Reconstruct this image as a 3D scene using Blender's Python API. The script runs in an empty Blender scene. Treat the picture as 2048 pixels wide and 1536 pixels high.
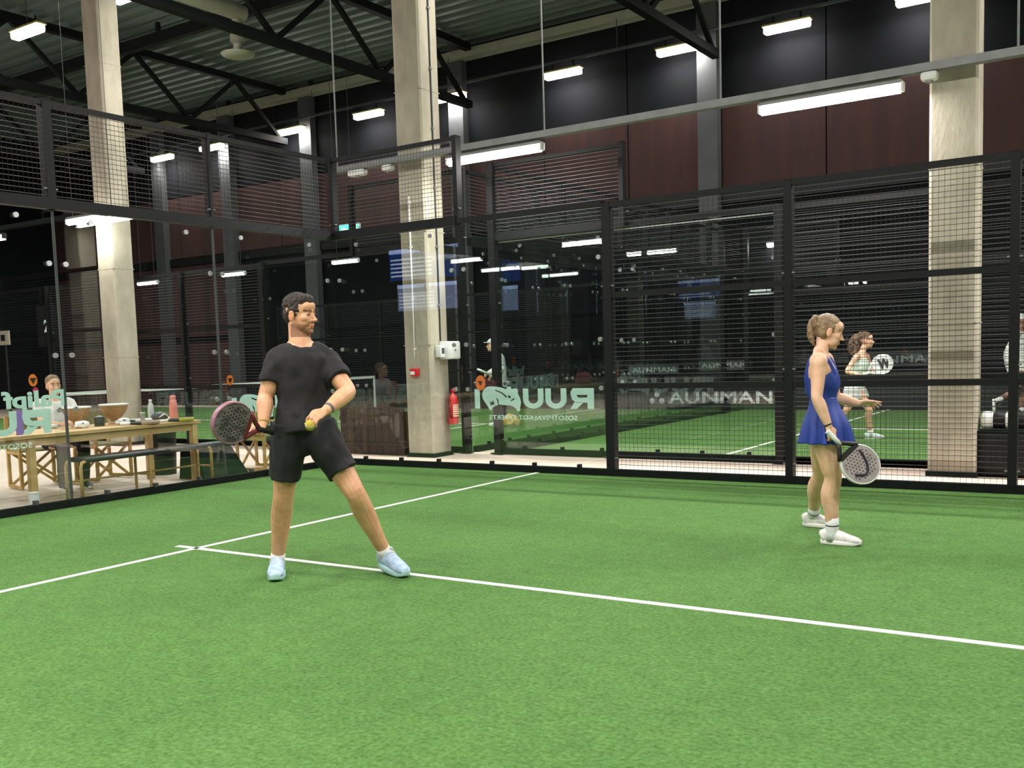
import bpy, bmesh, math, random
from mathutils import Vector, Matrix, Quaternion, noise
random.seed(7)
V = Vector
scene = bpy.context.scene
col = scene.collection

# ------------------------------------------------------------------ camera
CAM = V((9.12997, -9.95250, 1.38717))
YAW, PIT, ROL, FPX, CX, CY = 0.592164, -0.0872804, -0.0325439, 2006.456, 987.192, 885.140
FW = V((-math.sin(YAW)*math.cos(PIT), math.cos(YAW)*math.cos(PIT), math.sin(PIT)))
_r0 = V((math.cos(YAW), math.sin(YAW), 0)); _u0 = _r0.cross(FW)
RT = _r0*math.cos(ROL) + _u0*math.sin(ROL)
UP = -_r0*math.sin(ROL) + _u0*math.cos(ROL)
cd = bpy.data.cameras.new('camera'); cam = bpy.data.objects.new('camera', cd); col.objects.link(cam)
cd.sensor_width = 36; cd.lens = FPX*36/2048
cd.shift_x = (1024-CX)/2048; cd.shift_y = (CY-768)/2048
cd.clip_end = 200; cd.clip_start = 0.05
M = Matrix((RT, UP, -FW)).transposed().to_4x4(); M.translation = CAM
cam.matrix_world = M
scene.camera = cam

# ------------------------------------------------------------------ world / exposure
w = bpy.data.worlds.new('world'); scene.world = w; w.use_nodes = True
w.node_tree.nodes['Background'].inputs[0].default_value = (0.5, 0.55, 0.6, 1)
w.node_tree.nodes['Background'].inputs[1].default_value = 0.02
scene.view_settings.view_transform = 'Standard'
try: scene.view_settings.look = 'None'
except Exception: pass
scene.view_settings.exposure = 0.6
scene.view_settings.gamma = 1.0
scene.view_settings.use_curve_mapping = False
scene.cycles.transparent_max_bounces = 40
scene.cycles.max_bounces = 6
scene.cycles.diffuse_bounces = 3
scene.cycles.glossy_bounces = 3
scene.cycles.adaptive_threshold = 0.025
scene.cycles.sample_clamp_indirect = 6.0

# powers (W) of the three kinds of lamp the hall has
P_COURT, P_WALL, P_TRAY, P_NEAR = 190, 36, 52, 90

# ------------------------------------------------------------------ helpers
def ray(x, y): return FW + RT*((x-CX)/FPX) - UP*((y-CY)/FPX)
def at(x, y, d): return CAM + ray(x, y)*d                     # a point at forward distance d
def gdepth(x, y, z=0.0):
    r = ray(x, y); return (z-CAM.z)/r.z

OFF = {}
def tag(o, label=None, cat=None, group=None, kind=None):
    if label: o['label'] = label
    if cat: o['category'] = cat
    if group: o['group'] = group
    if kind: o['kind'] = kind
    return o
def thing(name, loc, label, cat, group=None):
    o = bpy.data.objects.new(name, None); col.objects.link(o)
    o.empty_display_size = 0.1
    o.location = loc; OFF[o.name] = V(loc)
    return tag(o, label, cat, group)
def mk(name, verts, faces, mat, parent=None, smooth=False, loc=None):
    """verts are in world coordinates; they are stored relative to the parent's (or own) origin"""
    off = OFF[parent.name] if parent else V(loc if loc is not None else (0, 0, 0))
    me = bpy.data.meshes.new(name)
    me.from_pydata([(v[0]-off[0], v[1]-off[1], v[2]-off[2]) for v in verts], [], faces)
    if smooth:
        me.polygons.foreach_set('use_smooth', [True]*len(me.polygons))
    me.materials.append(mat)
    o = bpy.data.objects.new(name, me); col.objects.link(o)
    if parent: o.parent = parent
    else: o.location = off
    OFF[o.name] = off
    return o
def sharp_smooth(o, ang=40):
    me = o.data
    bm = bmesh.new(); bm.from_mesh(me)
    a = math.radians(ang)
    for f in bm.faces: f.smooth = True
    for e in bm.edges:
        if len(e.link_faces) == 2 and e.calc_face_angle(0) > a: e.smooth = False
    bm.to_mesh(me); bm.free()

class MB:
    def __init__(s): s.v = []; s.f = []
    def add(s, vs, fs):
        b = len(s.v); s.v += [V(v) for v in vs]; s.f += [tuple(i+b for i in f) for f in fs]; return s
    def box(s, c, size, rz=0.0, M=None):
        hx, hy, hz = size[0]/2, size[1]/2, size[2]/2
        vs = [V((x, y, z)) for x in (-hx, hx) for y in (-hy, hy) for z in (-hz, hz)]
        R = M if M is not None else Matrix.Rotation(rz, 3, 'Z')
        vs = [R @ v + V(c) for v in vs]
        return s.add(vs, [(0,1,3,2),(4,6,7,5),(0,4,5,1),(2,3,7,6),(0,2,6,4),(1,5,7,3)])
    def b2(s, lo, hi):
        return s.box([(a+b)/2 for a, b in zip(lo, hi)], [abs(b-a) for a, b in zip(lo, hi)])
    def bevbox(s, c, size, b, rz=0.0, M=None):
        hx, hy, hz = [q/2 for q in size]; b = min(b, hx*.9, hy*.9, hz*.9)
        R = M if M is not None else Matrix.Rotation(rz, 3, 'Z')
        bm = bmesh.new(); bmesh.ops.create_cube(bm, size=1)
        for v in bm.verts: v.co = V((v.co.x*size[0], v.co.y*size[1], v.co.z*size[2]))
        bmesh.ops.bevel(bm, geom=list(bm.edges), offset=b, segments=2, affect='EDGES', profile=0.5)
        bm.verts.index_update()
        s.add([R @ v.co + V(c) for v in bm.verts], [tuple(v.index for v in f.verts) for f in bm.faces]); bm.free(); return s
    def cyl(s, p0, p1, r, n=12, r1=None, caps=True):
        p0, p1 = V(p0), V(p1); r1 = r if r1 is None else r1
        d = (p1-p0).normalized(); a = d.orthogonal().normalized(); b = d.cross(a)
        vs = []
        for p, rr in ((p0, r), (p1, r1)):
            vs += [p + (a*math.cos(2*math.pi*k/n) + b*math.sin(2*math.pi*k/n))*rr for k in range(n)]
        fs = [(k, (k+1) % n, n+(k+1) % n, n+k) for k in range(n)]
        if caps: fs += [tuple(range(n-1, -1, -1)), tuple(range(n, 2*n))]
        return s.add(vs, fs)
    def bar(s, p0, p1, wdt, hgt, up=(0, 0, 1)):
        p0, p1 = V(p0), V(p1); d = (p1-p0).normalized(); u = V(up)
        if abs(d.dot(u)) > .99: u = V((0, 1, 0))
        a = d.cross(u).normalized(); b = a.cross(d).normalized()
        vs = [p + a*sx*wdt/2 + b*sy*hgt/2 for p in (p0, p1) for sx, sy in ((-1,-1),(1,-1),(1,1),(-1,1))]
        return s.add(vs, [(0,1,5,4),(1,2,6,5),(2,3,7,6),(3,0,4,7),(3,2,1,0),(4,5,6,7)])
    def tube(s, pts, r, n=8):
        vs, fs = tube_geo(pts, r, n); return s.add(vs, fs)
    def lathe(s, c, prof, n=24, ax=None):
        c = V(c); vs = []; fs = []
        q = V((0, 0, 1)).rotation_difference(V(ax)) if ax else Quaternion()
        for r, z in prof:
            vs += [c + q @ V((r*math.cos(2*math.pi*k/n), r*math.sin(2*math.pi*k/n), z)) for k in range(n)]
        for i in range(len(prof)-1):
            fs += [(i*n+k, i*n+(k+1) % n, (i+1)*n+(k+1) % n, (i+1)*n+k) for k in range(n)]
        fs += [tuple(range(n-1, -1, -1)), tuple(range((len(prof)-1)*n, len(prof)*n))]
        return s.add(vs, fs)
    def build(s, name, mat, parent=None, smooth=False, loc=None, sharp=None):
        o = mk(name, s.v, s.f, mat, parent, smooth, loc)
        if sharp: sharp_smooth(o, sharp)
        return o

def tube_geo(pts, r, n=8):
    pts = [V(p) for p in pts]; rs = r if isinstance(r, (list, tuple)) else [r]*len(pts)
    vs = []; fs = []; a = None
    for i, p in enumerate(pts):
        d = ((pts[min(i+1, len(pts)-1)]-pts[max(i-1, 0)])).normalized()
        if a is None: a = d.orthogonal().normalized()
        else: a = (a - d*a.dot(d)).normalized()
        b = d.cross(a)
        vs += [p + (a*math.cos(2*math.pi*k/n)+b*math.sin(2*math.pi*k/n))*rs[i] for k in range(n)]
    for i in range(len(pts)-1):
        fs += [(i*n+k, i*n+(k+1) % n, (i+1)*n+(k+1) % n, (i+1)*n+k) for k in range(n)]
    fs += [tuple(range(n-1, -1, -1)), tuple(range((len(pts)-1)*n, len(pts)*n))]
    return vs, fs

# ------------------------------------------------------------------ materials
def srgb(r, g, b):
    f = lambda c: (c/255/12.92) if c/255 <= .04045 else ((c/255+.055)/1.055)**2.4
    return (f(r), f(g), f(b), 1)
def mat(name, c, rough=.6, metal=0.0, noise_amt=0.0, nscale=8.0, c2=None, bump=0.0, bscale=60.0, emit=None, estr=0.0, spec=None, stretch=None):
    m = bpy.data.materials.new(name); m.use_nodes = True
    nt = m.node_tree; b = nt.nodes['Principled BSDF']
    c = c if len(c) == 4 else (*c, 1)
    b.inputs['Base Color'].default_value = c
    b.inputs['Roughness'].default_value = rough; b.inputs['Metallic'].default_value = metal
    if spec is not None: b.inputs['Specular IOR Level'].default_value = spec
    tc = nt.nodes.new('ShaderNodeTexCoord'); src = tc.outputs['Object']
    if stretch:
        mp = nt.nodes.new('ShaderNodeMapping'); mp.inputs['Scale'].default_value = stretch
        nt.links.new(src, mp.inputs[0]); src = mp.outputs[0]
    if noise_amt or c2:
        n = nt.nodes.new('ShaderNodeTexNoise'); n.inputs['Scale'].default_value = nscale; n.inputs['Detail'].default_value = 6
        nt.links.new(src, n.inputs['Vector'])
        rp = nt.nodes.new('ShaderNodeValToRGB')
        lo = ((*c2[:3], 1)) if c2 else tuple(q*(1-noise_amt) for q in c[:3]) + (1,)
        rp.color_ramp.elements[0].color = lo; rp.color_ramp.elements[1].color = c
        rp.color_ramp.elements[0].position = .35; rp.color_ramp.elements[1].position = .65
        nt.links.new(n.outputs['Fac'], rp.inputs[0]); nt.links.new(rp.outputs[0], b.inputs['Base Color'])
    if bump:
        n2 = nt.nodes.new('ShaderNodeTexNoise'); n2.inputs['Scale'].default_value = bscale; n2.inputs['Detail'].default_value = 4
        nt.links.new(src, n2.inputs['Vector'])
        bp = nt.nodes.new('ShaderNodeBump'); bp.inputs['Strength'].default_value = bump; bp.inputs['Distance'].default_value = .02
        nt.links.new(n2.outputs['Fac'], bp.inputs['Height']); nt.links.new(bp.outputs[0], b.inputs['Normal'])
    if emit:
        b.inputs['Emission Color'].default_value = emit if len(emit) == 4 else (*emit, 1)
        b.inputs['Emission Strength'].default_value = estr
    return m
def glass_mat(name, tint):
    m = bpy.data.materials.new(name); m.use_nodes = True; nt = m.node_tree; nt.nodes.clear()
    o = nt.nodes.new('ShaderNodeOutputMaterial'); mx = nt.nodes.new('ShaderNodeMixShader')
    t = nt.nodes.new('ShaderNodeBsdfTransparent'); t.inputs[0].default_value = tint
    g = nt.nodes.new('ShaderNodeBsdfGlossy'); g.inputs['Roughness'].default_value = 0.0; g.inputs['Color'].default_value = (1, 1, 1, 1)
    lw = nt.nodes.new('ShaderNodeLayerWeight')
    pw = nt.nodes.new('ShaderNodeMath'); pw.operation = 'POWER'; pw.inputs[1].default_value = 5; nt.links.new(lw.outputs['Facing'], pw.inputs[0])
    fr = nt.nodes.new('ShaderNodeMath'); fr.operation = 'MULTIPLY_ADD'; fr.inputs[1].default_value = .95; fr.inputs[2].default_value = .045
    nt.links.new(pw.outputs[0], fr.inputs[0])
    nt.links.new(fr.outputs[0], mx.inputs[0]); nt.links.new(t.outputs[0], mx.inputs[1]); nt.links.new(g.outputs[0], mx.inputs[2])
    nt.links.new(mx.outputs[0], o.inputs[0])
    return m
def turf_mat(name):
    m = bpy.data.materials.new(name); m.use_nodes = True; nt = m.node_tree; b = nt.nodes['Principled BSDF']
    b.inputs['Roughness'].default_value = .95; b.inputs['Specular IOR Level'].default_value = .12
    tc = nt.nodes.new('ShaderNodeTexCoord')
    def nz(scale, det, st=None):
        src = tc.outputs['Object']
        if st:
            mp = nt.nodes.new('ShaderNodeMapping'); mp.inputs['Scale'].default_value = st; nt.links.new(src, mp.inputs[0]); src = mp.outputs[0]
        n = nt.nodes.new('ShaderNodeTexNoise'); n.inputs['Scale'].default_value = scale; n.inputs['Detail'].default_value = det
        nt.links.new(src, n.inputs['Vector']); return n
    fine = nz(44, 7); fine.inputs['Roughness'].default_value = .68; mid = nz(9, 4); big = nz(.7, 3)
    def ramp(n, a, c, p0=.3, p1=.7):
        r = nt.nodes.new('ShaderNodeValToRGB'); r.color_ramp.elements[0].color = a; r.color_ramp.elements[1].color = c
        r.color_ramp.elements[0].position = p0; r.color_ramp.elements[1].position = p1
        nt.links.new(n.outputs['Fac'], r.inputs[0]); return r
    rf = ramp(fine, (.043, .124, .019, 1), (.128, .243, .076, 1), .33, .67)
    rm = ramp(mid, (.86, .86, .86, 1), (1.06, 1.06, 1.06, 1)); rb = ramp(big, (.88, .9, .88, 1), (1.06, 1.05, 1.06, 1))
    def mul(a, c):
        x = nt.nodes.new('ShaderNodeMix'); x.data_type = 'RGBA'; x.blend_type = 'MULTIPLY'; x.inputs[0].default_value = 1
        nt.links.new(a, x.inputs[6]); nt.links.new(c, x.inputs[7]); return x.outputs[2]
    nt.links.new(mul(mul(rf.outputs[0], rm.outputs[0]), rb.outputs[0]), b.inputs['Base Color'])
    bp = nt.nodes.new('ShaderNodeBump'); bp.inputs['Strength'].default_value = .55; bp.inputs['Distance'].default_value = .012
    nt.links.new(fine.outputs['Fac'], bp.inputs['Height']); nt.links.new(bp.outputs[0], b.inputs['Normal'])
    return m
def skin_mat(name, c):
    m = bpy.data.materials.new(name); m.use_nodes = True; nt = m.node_tree; b = nt.nodes['Principled BSDF']
    at_ = nt.nodes.new('ShaderNodeAttribute'); at_.attribute_name = 'tone'
    tc = nt.nodes.new('ShaderNodeTexCoord'); n = nt.nodes.new('ShaderNodeTexNoise'); n.inputs['Scale'].default_value = 14; n.inputs['Detail'].default_value = 5
    nt.links.new(tc.outputs['Object'], n.inputs['Vector'])
    rp = nt.nodes.new('ShaderNodeValToRGB'); rp.color_ramp.elements[0].color = (c[0]*.86, c[1]*.80, c[2]*.78, 1); rp.color_ramp.elements[1].color = (*c[:3], 1)
    rp.color_ramp.elements[0].position = .35; rp.color_ramp.elements[1].position = .6
    nt.links.new(n.outputs['Fac'], rp.inputs[0])
    x = nt.nodes.new('ShaderNodeMix'); x.data_type = 'RGBA'; x.blend_type = 'MULTIPLY'; x.inputs[0].default_value = 1
    nt.links.new(rp.outputs[0], x.inputs[6]); nt.links.new(at_.outputs['Color'], x.inputs[7]); nt.links.new(x.outputs[2], b.inputs['Base Color'])
    b.inputs['Roughness'].default_value = .5; b.inputs['Subsurface Weight'].default_value = .08
    b.inputs['Subsurface Radius'].default_value = (.02, .008, .004)
    return m

m_turf = turf_mat('artificial_turf')
m_line = mat('line_white', (.86, .9, .80), .9, noise_amt=.07, nscale=90, bump=.4, bscale=250)
m_floor = mat('pink_concrete', srgb(214, 194, 179), .5, noise_amt=.1, nscale=2.2, bump=.05, bscale=40)
m_pillar = mat('concrete', srgb(180, 173, 155), .9, spec=.2, c2=srgb(153, 147, 131), nscale=3.2, bump=.25, bscale=26, stretch=(1, 1, .45))
m_black = mat('black_steel', (.008, .0085, .009), .5, spec=.25, noise_amt=.2, nscale=20)
m_wire_lit = mat('black_wire_lit', (.085, .085, .09), .42, noise_amt=.15, nscale=30)  # lighter copy for the level wires: overhead highlight put into the colour
m_wire_shaded = mat('black_wire_shaded', (.012, .012, .013), .6, spec=.2, noise_amt=.15, nscale=30)  # darker copy for the uprights: their weaker light put into the colour
m_base = mat('black_rubber', (.008, .011, .009), .85, spec=.15, noise_amt=.3, nscale=9)
m_glass = glass_mat('clear_glass', (.945, .97, .96, 1))
m_bolt = mat('bolt_steel', (.55, .58, .6), .3, .9, noise_amt=.1)
m_maroon = mat('maroon_panel', (.062, .03, .028), .8, spec=.12, c2=(.045, .026, .026), nscale=1.3, stretch=(3, 1, .3))
m_dark = mat('dark_panel', (.0055, .006, .008), .8, spec=.12, noise_amt=.3, nscale=1.0)
m_grey = mat('grey_steel_column', (.06, .063, .068), .6, noise_amt=.2, nscale=2)
m_ceil = mat('corrugated_sheet', (.095, .132, .12), .55, noise_amt=.15, nscale=.6)
m_truss = mat('truss_black', (.008, .0095, .010), .7, spec=.15, noise_amt=.2)
m_galv = mat('galvanised', (.22, .23, .225), .45, .3, noise_amt=.18, nscale=6)
m_duct = mat('painted_duct', (.30, .31, .24), .55, noise_amt=.12, nscale=4)
m_white = mat('white_plastic', (.78, .8, .78), .4, noise_amt=.04)
m_lamp = mat('lamp_diffuser', (.9, .9, .85), .4, noise_amt=.02, emit=(1, .96, .88), estr=22)
m_lampA = mat('lamp_tube', (.9, .9, .85), .4, noise_amt=.02, emit=(1, .97, .9), estr=16)
m_brass = mat('lamp_housing', (.5, .42, .16), .4, .3, noise_amt=.05)

def vinyl(name, c): return mat(name, c, .5, noise_amt=.05, nscale=12)
m_vin = vinyl('pale_vinyl', srgb(196, 226, 217)); m_orange = vinyl('orange_vinyl', (.85, .2, .015)); m_purple = vinyl('violet_vinyl', srgb(150, 115, 190))
m_pinkv = vinyl('pink_vinyl', srgb(190, 30, 80)); m_blackv = vinyl('black_vinyl', (.01, .008, .008)); m_whitev = vinyl('white_vinyl', (.75, .76, .76))

# ------------------------------------------------------------------ lettering
def text_geo(s, size, offset=0.0, spacing=1.0, extrude=0.001):
    cu = bpy.data.curves.new('t', 'FONT'); cu.body = s; cu.size = size; cu.offset = offset; cu.space_character = spacing
    cu.align_x = 'CENTER'; cu.align_y = 'CENTER'; cu.extrude = extrude; cu.resolution_u = 4
    ob = bpy.data.objects.new('t', cu); col.objects.link(ob)
    dg = bpy.context.evaluated_depsgraph_get()
    me = bpy.data.meshes.new_from_object(ob.evaluated_get(dg))
    vs = [v.co.copy() for v in me.vertices]; fs = [tuple(p.vertices) for p in me.polygons]
    bpy.data.objects.remove(ob); bpy.data.curves.remove(cu); bpy.data.meshes.remove(me)
    return vs, fs
def fit_text(s, wdt, hgt, offset=0.0, spacing=1.0):
    vs, fs = text_geo(s, 1.0, offset, spacing, 0.004)
    x0 = min(v.x for v in vs); x1 = max(v.x for v in vs); y0 = min(v.y for v in vs); y1 = max(v.y for v in vs)
    return [V(((v.x-(x0+x1)/2)*wdt/(x1-x0), (v.y-(y0+y1)/2)*hgt/(y1-y0), v.z*.3)) for v in vs], fs
def place(vs, o, ax, ay):
    ax, ay = V(ax), V(ay); az = ax.cross(ay)
    return [V(o)+ax*v.x+ay*v.y+az*v.z for v in vs]

# ================================================================== STRUCTURE
def struct(o, label=None): o['kind'] = 'structure'; return o
XL, XR, YN, YF, ZC = -26.0, 26.0, -16.0, 13.0, 9.7
struct(MB().b2((XL, YN, -.25), (XR, YF, -.012)).build('floor', m_floor))
o = struct(MB().b2((0.0, -10.0, -.02), (20.0, 0.0, 0.0)).build('court_turf', m_turf, loc=(10, -5, 0)))
struct(MB().b2((1.35, 1.8, -.02), (21.35, 11.8, 0.0)).build('court_turf', m_turf, loc=(11, 6.8, 0)))
struct(MB().b2((-19.2, 1.8, -.02), (0.8, 11.8, 0.0)).build('court_turf', m_turf, loc=(-9, 6.8, 0)))

# white court lines
def line(p0, p1, wd, label, name='court_line'):
    p0, p1 = V((*p0, 0)), V((*p1, 0)); d = (p1-p0).normalized(); a = V((-d.y, d.x, 0))*wd/2
    vs = []
    for z in (-.001, .004):
        vs += [q + V((0, 0, z)) for q in (p0-a, p1-a, p1+a, p0+a)]
    o = mk(name, vs, [(0,3,2,1),(4,5,6,7),(0,1,5,4),(1,2,6,5),(2,3,7,6),(3,0,4,7)], m_line, loc=(p0+p1)/2)
    return tag(o, label, 'court line', 'white lines on the turf')
line((3.06, -10), (3.06, 0), .05, 'white service line running from the glass corner to the lower left')
line((2.84, -5), (20, -5), .05, 'white centre line running under the man to the right edge')
line((4.41, 1.8), (4.41, 11.8), .05, 'white service line of the next court behind the woman in blue')
line((4.2, 6.8), (18, 6.8), .05, 'white centre line of the next court behind the woman in white')
line((-2.26, 1.8), (-2.26, 11.8), .05, 'white service line of the court behind the fire extinguisher')
line((-2.05, 6.8), (-19, 6.8), .05, 'white centre line of the court behind the table')

# far wall: dark backing, maroon panels, dark upper panels, ledge beam, pilasters
wf = struct(MB().b2((XL, YF, -.2), (XR, YF+.3, ZC+.5)).build('wall_far', m_dark, loc=(0, YF, 0)))
x = XL
while x < XR-.1:
    MB().b2((x+.015, YF-.06, 5.0), (x+2.385, YF, 7.0)).build('panel', m_maroon, wf)
    MB().b2((x+.015, YF-.05, 7.03), (x+2.385, YF, 9.5)).build('panel', m_dark, wf)
    x += 2.4
MB().b2((XL, YF-.12, 4.72), (XR, YF, 4.98)).build('ledge', m_black, wf)
for i, px in enumerate((-19.6, -16.2, -12.6, -7.0, .15, 7.4)):
    struct(MB().b2((px-.24, YF-.3, 0), (px+.24, YF-.06, ZC)).build('trim_%d' % (i+1), m_grey, loc=(px, YF-.2, 0)))
# lower part of the far wall, maroon brown boards in the left bay
x = XL
while x < -17.2:
    MB().b2((x+.015, YF-.05, 0.0), (x+1.385, YF, 2.1)).build('panel', m_maroon, wf)
    MB().b2((x+.015, YF-.05, 2.35), (x+1.385, YF, 4.7)).build('panel', m_maroon, wf)
    x += 1.4
struct(MB().b2((-.42, -10, -.014), (-.06, 0, -.004)).build('trim_8', mat('grey_floor_strip', srgb(92, 92, 74), .8, noise_amt=.12, nscale=5), loc=(-.2, -5, 0)))  # darker grey strip of floor along the back fence
struct(MB().b2((XL-.3, YN, -.2), (XL, YF+.3, ZC+.5)).build('wall_left', m_dark, loc=(XL, 0, 0)))
struct(MB().b2((XR, YN, -.2), (XR+.3, YF+.3, ZC+.5)).build('wall_right', m_dark, loc=(XR, 0, 0)))
struct(MB().b2((XL, YN-.3, -.2), (XR, YN, ZC+.5)).build('wall_near', m_dark, loc=(0, YN, 0)))

# corrugated ceiling: trapezoid ribs along X
prof = []
y = YN; pitch = .42
while y < YF+.4:
    prof += [(y, ZC), (y+.16, ZC), (y+.21, ZC+.11), (y+.37, ZC+.11)]
    y += pitch
vs = [V((X, a, b)) for X in (XL-.3, XR+.3) for a, b in prof]; n = len(prof)
fs = [(i, i+1, n+i+1, n+i) for i in range(n-1)]
vs += [V((XL-.3, YN-.3, ZC+.4)), V((XR+.3, YN-.3, ZC+.4)), V((XR+.3, YF+.4, ZC+.4)), V((XL-.3, YF+.4, ZC+.4))]
fs += [(2*n, 2*n+1, 2*n+2, 2*n+3)]
struct(mk('ceiling', vs, fs, m_ceil, loc=(0, 0, ZC)))
# pale edge beam under the roof along the far wall
struct(MB().b2((XL, 12.55, 9.28), (XR, 12.9, 9.5)).build('trim_7', m_duct, loc=(0, 12.7, 9.3)))

# ================================================================== ROOF TRUSSES
ORD = ['first', 'second', 'third', 'fourth', 'fifth', 'sixth', 'seventh', 'eighth', 'ninth', 'tenth', 'eleventh', 'twelfth', 'thirteenth', 'fourteenth']
def truss(X, label, y0=-15.9, y1=12.5):
    t = thing('roof_truss', (X, (y0+y1)/2, 8), label, 'truss', 'black roof trusses')
    MB().b2((X-.09, y0, 7.92), (X+.09, y1, 8.1)).build('bottom_chord', m_truss, t)
    MB().b2((X-.09, y0, 9.4), (X+.09, y1, 9.58)).build('top_chord', m_truss, t)
    y = 12.3; k = 0
    while y-3.4 > y0:
        MB().bar((X, y, 8.05), (X, y-1.7, 9.45), .1, .1).build('web_bar', m_truss, t)
        MB().bar((X, y-1.7, 9.45), (X, y-3.4, 8.05), .1, .1).build('web_bar', m_truss, t)
        y -= 3.4
truss(.47, 'black roof truss above the middle concrete pillar, upper right')
truss(-6.38, 'black roof truss above the left concrete pillar, top centre')
truss(-13.2, 'black roof truss further back beyond the left pillar')
truss(-20.0, 'farthest black roof truss at the upper left')
t = thing('roof_girder', (-10, 6.4, 9.1), 'black cross girder under the roof sheets between the trusses', 'girder')
MB().b2((-26, 6.32, 9.1), (10, 6.48, 9.36)).build('beam', m_truss, t)
for k in range(4): MB().bar((-24.8+k*6.8, 6.4, 9.36), (-24.8+k*6.8, 6.4, 9.6), .09, .09).build('brace', m_truss, t)

# ducts with round diffusers
def duct(X, y0, y1, z, r, label, dl):
    t = thing('air_duct', (X, y0, z), label, 'duct')
    MB().cyl((X, y0, z), (X, y1, z), r, 20).build('pipe', m_duct, t, sharp=40)
    for k in range(4):
        yk = y0+(y1-y0)*(k+.5)/4
        MB().cyl((X, yk-.03, z), (X, yk+.03, z), r+.015, 20).build('collar', m_duct, t, sharp=40)
    q = z-.9
    p = thing('air_diffuser', (X, y1-.2, q), dl, 'diffuser')
    MB().lathe((X, y1-.2, q), [(.09, .73), (.09, .46), (.15, .41), (.15, .28), (.09, .23), (.09, .05)], 20).build('neck', m_duct, p, sharp=40)
    MB().lathe((X, y1-.2, q), [(.05, -.06), (.2, -.05), (.34, .0), (.36, .03), (.3, .05), (.1, .08)], 24).build('disc', m_duct, p, sharp=40)
duct(-7.42, -14, 5.6, 8.8, .17, 'pale round air duct hanging above the left pillar', 'pale disc air diffuser at the end of the roof duct')
t = thing('air_heater', (-9.7, -.3, 7.4), 'white box heater hung under the roof at the upper left', 'heater')
MB().bevbox((-9.7, -.3, 7.5), (1.0, .6, .42), .04).build('case', m_white, t, sharp=40)
MB().box((-9.7, -.62, 7.5), (.8, .05, .3)).build('grille', m_grey, t)
for q in (-.4, .4): MB().cyl((-9.7+q, -.3, 7.7), (-9.7+q, -.3, ZC), .012, 6).build('hanger', m_grey, t)

# ================================================================== LAMPS
def area(name, loc, sx, sy, power, parent, rot=(0, 0, 0), color=(1, .973, .93), spread=None):
    l = bpy.data.lights.new(name, 'AREA'); l.shape = 'RECTANGLE'; l.size = sx; l.size_y = sy; l.energy = power; l.color = color
    if spread: l.spread = spread
    o = bpy.data.objects.new(name, l); col.objects.link(o); o.parent = parent
    o.location = V(loc)-OFF[parent.name]; o.rotation_euler = rot
    return o
def floodlight(X, Y, Z, power, label, group, L=1.0, tilt=0.0, rod=None):
    t = thing('floodlight', (X, Y, Z), label, 'lamp', group)
    MB().bevbox((X, Y, Z+.12), (L+.06, .24, .05), .015).build('housing', m_brass, t, sharp=40)
    MB().bevbox((X, Y, Z+.03), (L, .2, .15), .035).build('diffuser', m_lamp, t, sharp=40)
    for q in (-.3, .3): MB().bar((X+q, Y, Z+.14), (X+q, Y, Z+.3), .04, .02).build('bracket', m_truss, t)
    if rod: MB().cyl((X, Y, Z+.1), (X, Y, rod), .01, 6).build('hanger', m_grey, t)
    area('lamp_light', (X, Y, Z-.06), L, .2, power, t, rot=(tilt, 0, 0))
    return t
rowB = [-18.9, -16.45, -12.9, -9.85, -7.0, -3.5, -.45, 2.1, 4.86]
for i, X in enumerate(rowB):
    zz = 8.25
    floodlight(X, 12.45, zz, P_WALL, '%s glowing lamp from the left in the row along the far wall' % ORD[i], 'lamps along the far wall')
MB_r = thing('lamp_rail', (-8, 12.45, 8.6), 'thin dark rail that carries the row of lamps along the far wall', 'rail')
MB().bar((-25, 12.45, 8.59), (9, 12.45, 8.59), .06, .06).build('bar', m_grey, MB_r)
for k in range(7): MB().cyl((-22+k*5, 12.45, 8.62), (-22+k*5, 12.45, 9.3), .012, 6).build('hanger', m_grey, MB_r)
Cx = [-10.42+3.36*k for k in range(-2, 9)]
nm = {2: 'bright lamp at the upper left corner under the roof', 3: 'bright lamp cut by the top edge beside the left pillar'}
for i, X in enumerate(Cx):
    floodlight(X, 2.5, 8.25, P_COURT, nm.get(i, 'lamp of the roof row above the corridor, %s from the left' % ORD[i]), 'lamps above the corridor', L=.95, rod=ZC)
for i, X in enumerate([-10.42+3.36*k for k in range(0, 10)]):
    floodlight(X, -8.6, 8.25, P_COURT, 'lamp of the roof row above the near side of the court, %s from the left' % ORD[i], 'lamps above the near side', L=.95, rod=ZC)

def batten(X0, X1, Y, Z, power, label, rods=False, r=.05):
    t = thing('batten_light', ((X0+X1)/2, Y, Z), label, 'lamp', 'batten lights under the cable trays')
    L = X1-X0
    MB().bevbox(((X0+X1)/2, Y, Z+.05), (L, .1, .04), .01).build('housing', m_galv, t, sharp=40)
    MB().cyl((X0+.02, Y, Z-.015), (X1-.02, Y, Z-.015), r, 16).build('tube', m_lampA, t, sharp=40)
    for q in (X0, X1): MB().bevbox((q, Y, Z+.0), (.03, .1, .1), .012).build('end_cap', m_white, t, sharp=40)
    if rods:
        for q in (X0+.15, X1-.15): MB().cyl((q, Y, Z+.07), (q, Y, ZC), .006, 6).build('hanger', m_grey, t)
    area('lamp_light', ((X0+X1)/2, Y, Z-.07), L, .09, power, t)
batten(1.22, 2.66, .95, 3.93, P_TRAY, 'long glowing batten light beside the middle pillar under the tray')
batten(5.41, 6.87, .95, 3.93, P_TRAY, 'long glowing batten light beside the right pillar under the tray')
batten(-6.95, -5.55, .8, 3.95, P_TRAY*.45, 'glowing batten light in front of the left pillar', True)
batten(9.2, 10.6, .95, 3.93, P_TRAY*1.6, 'long batten light beyond the right edge under the tray')

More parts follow.
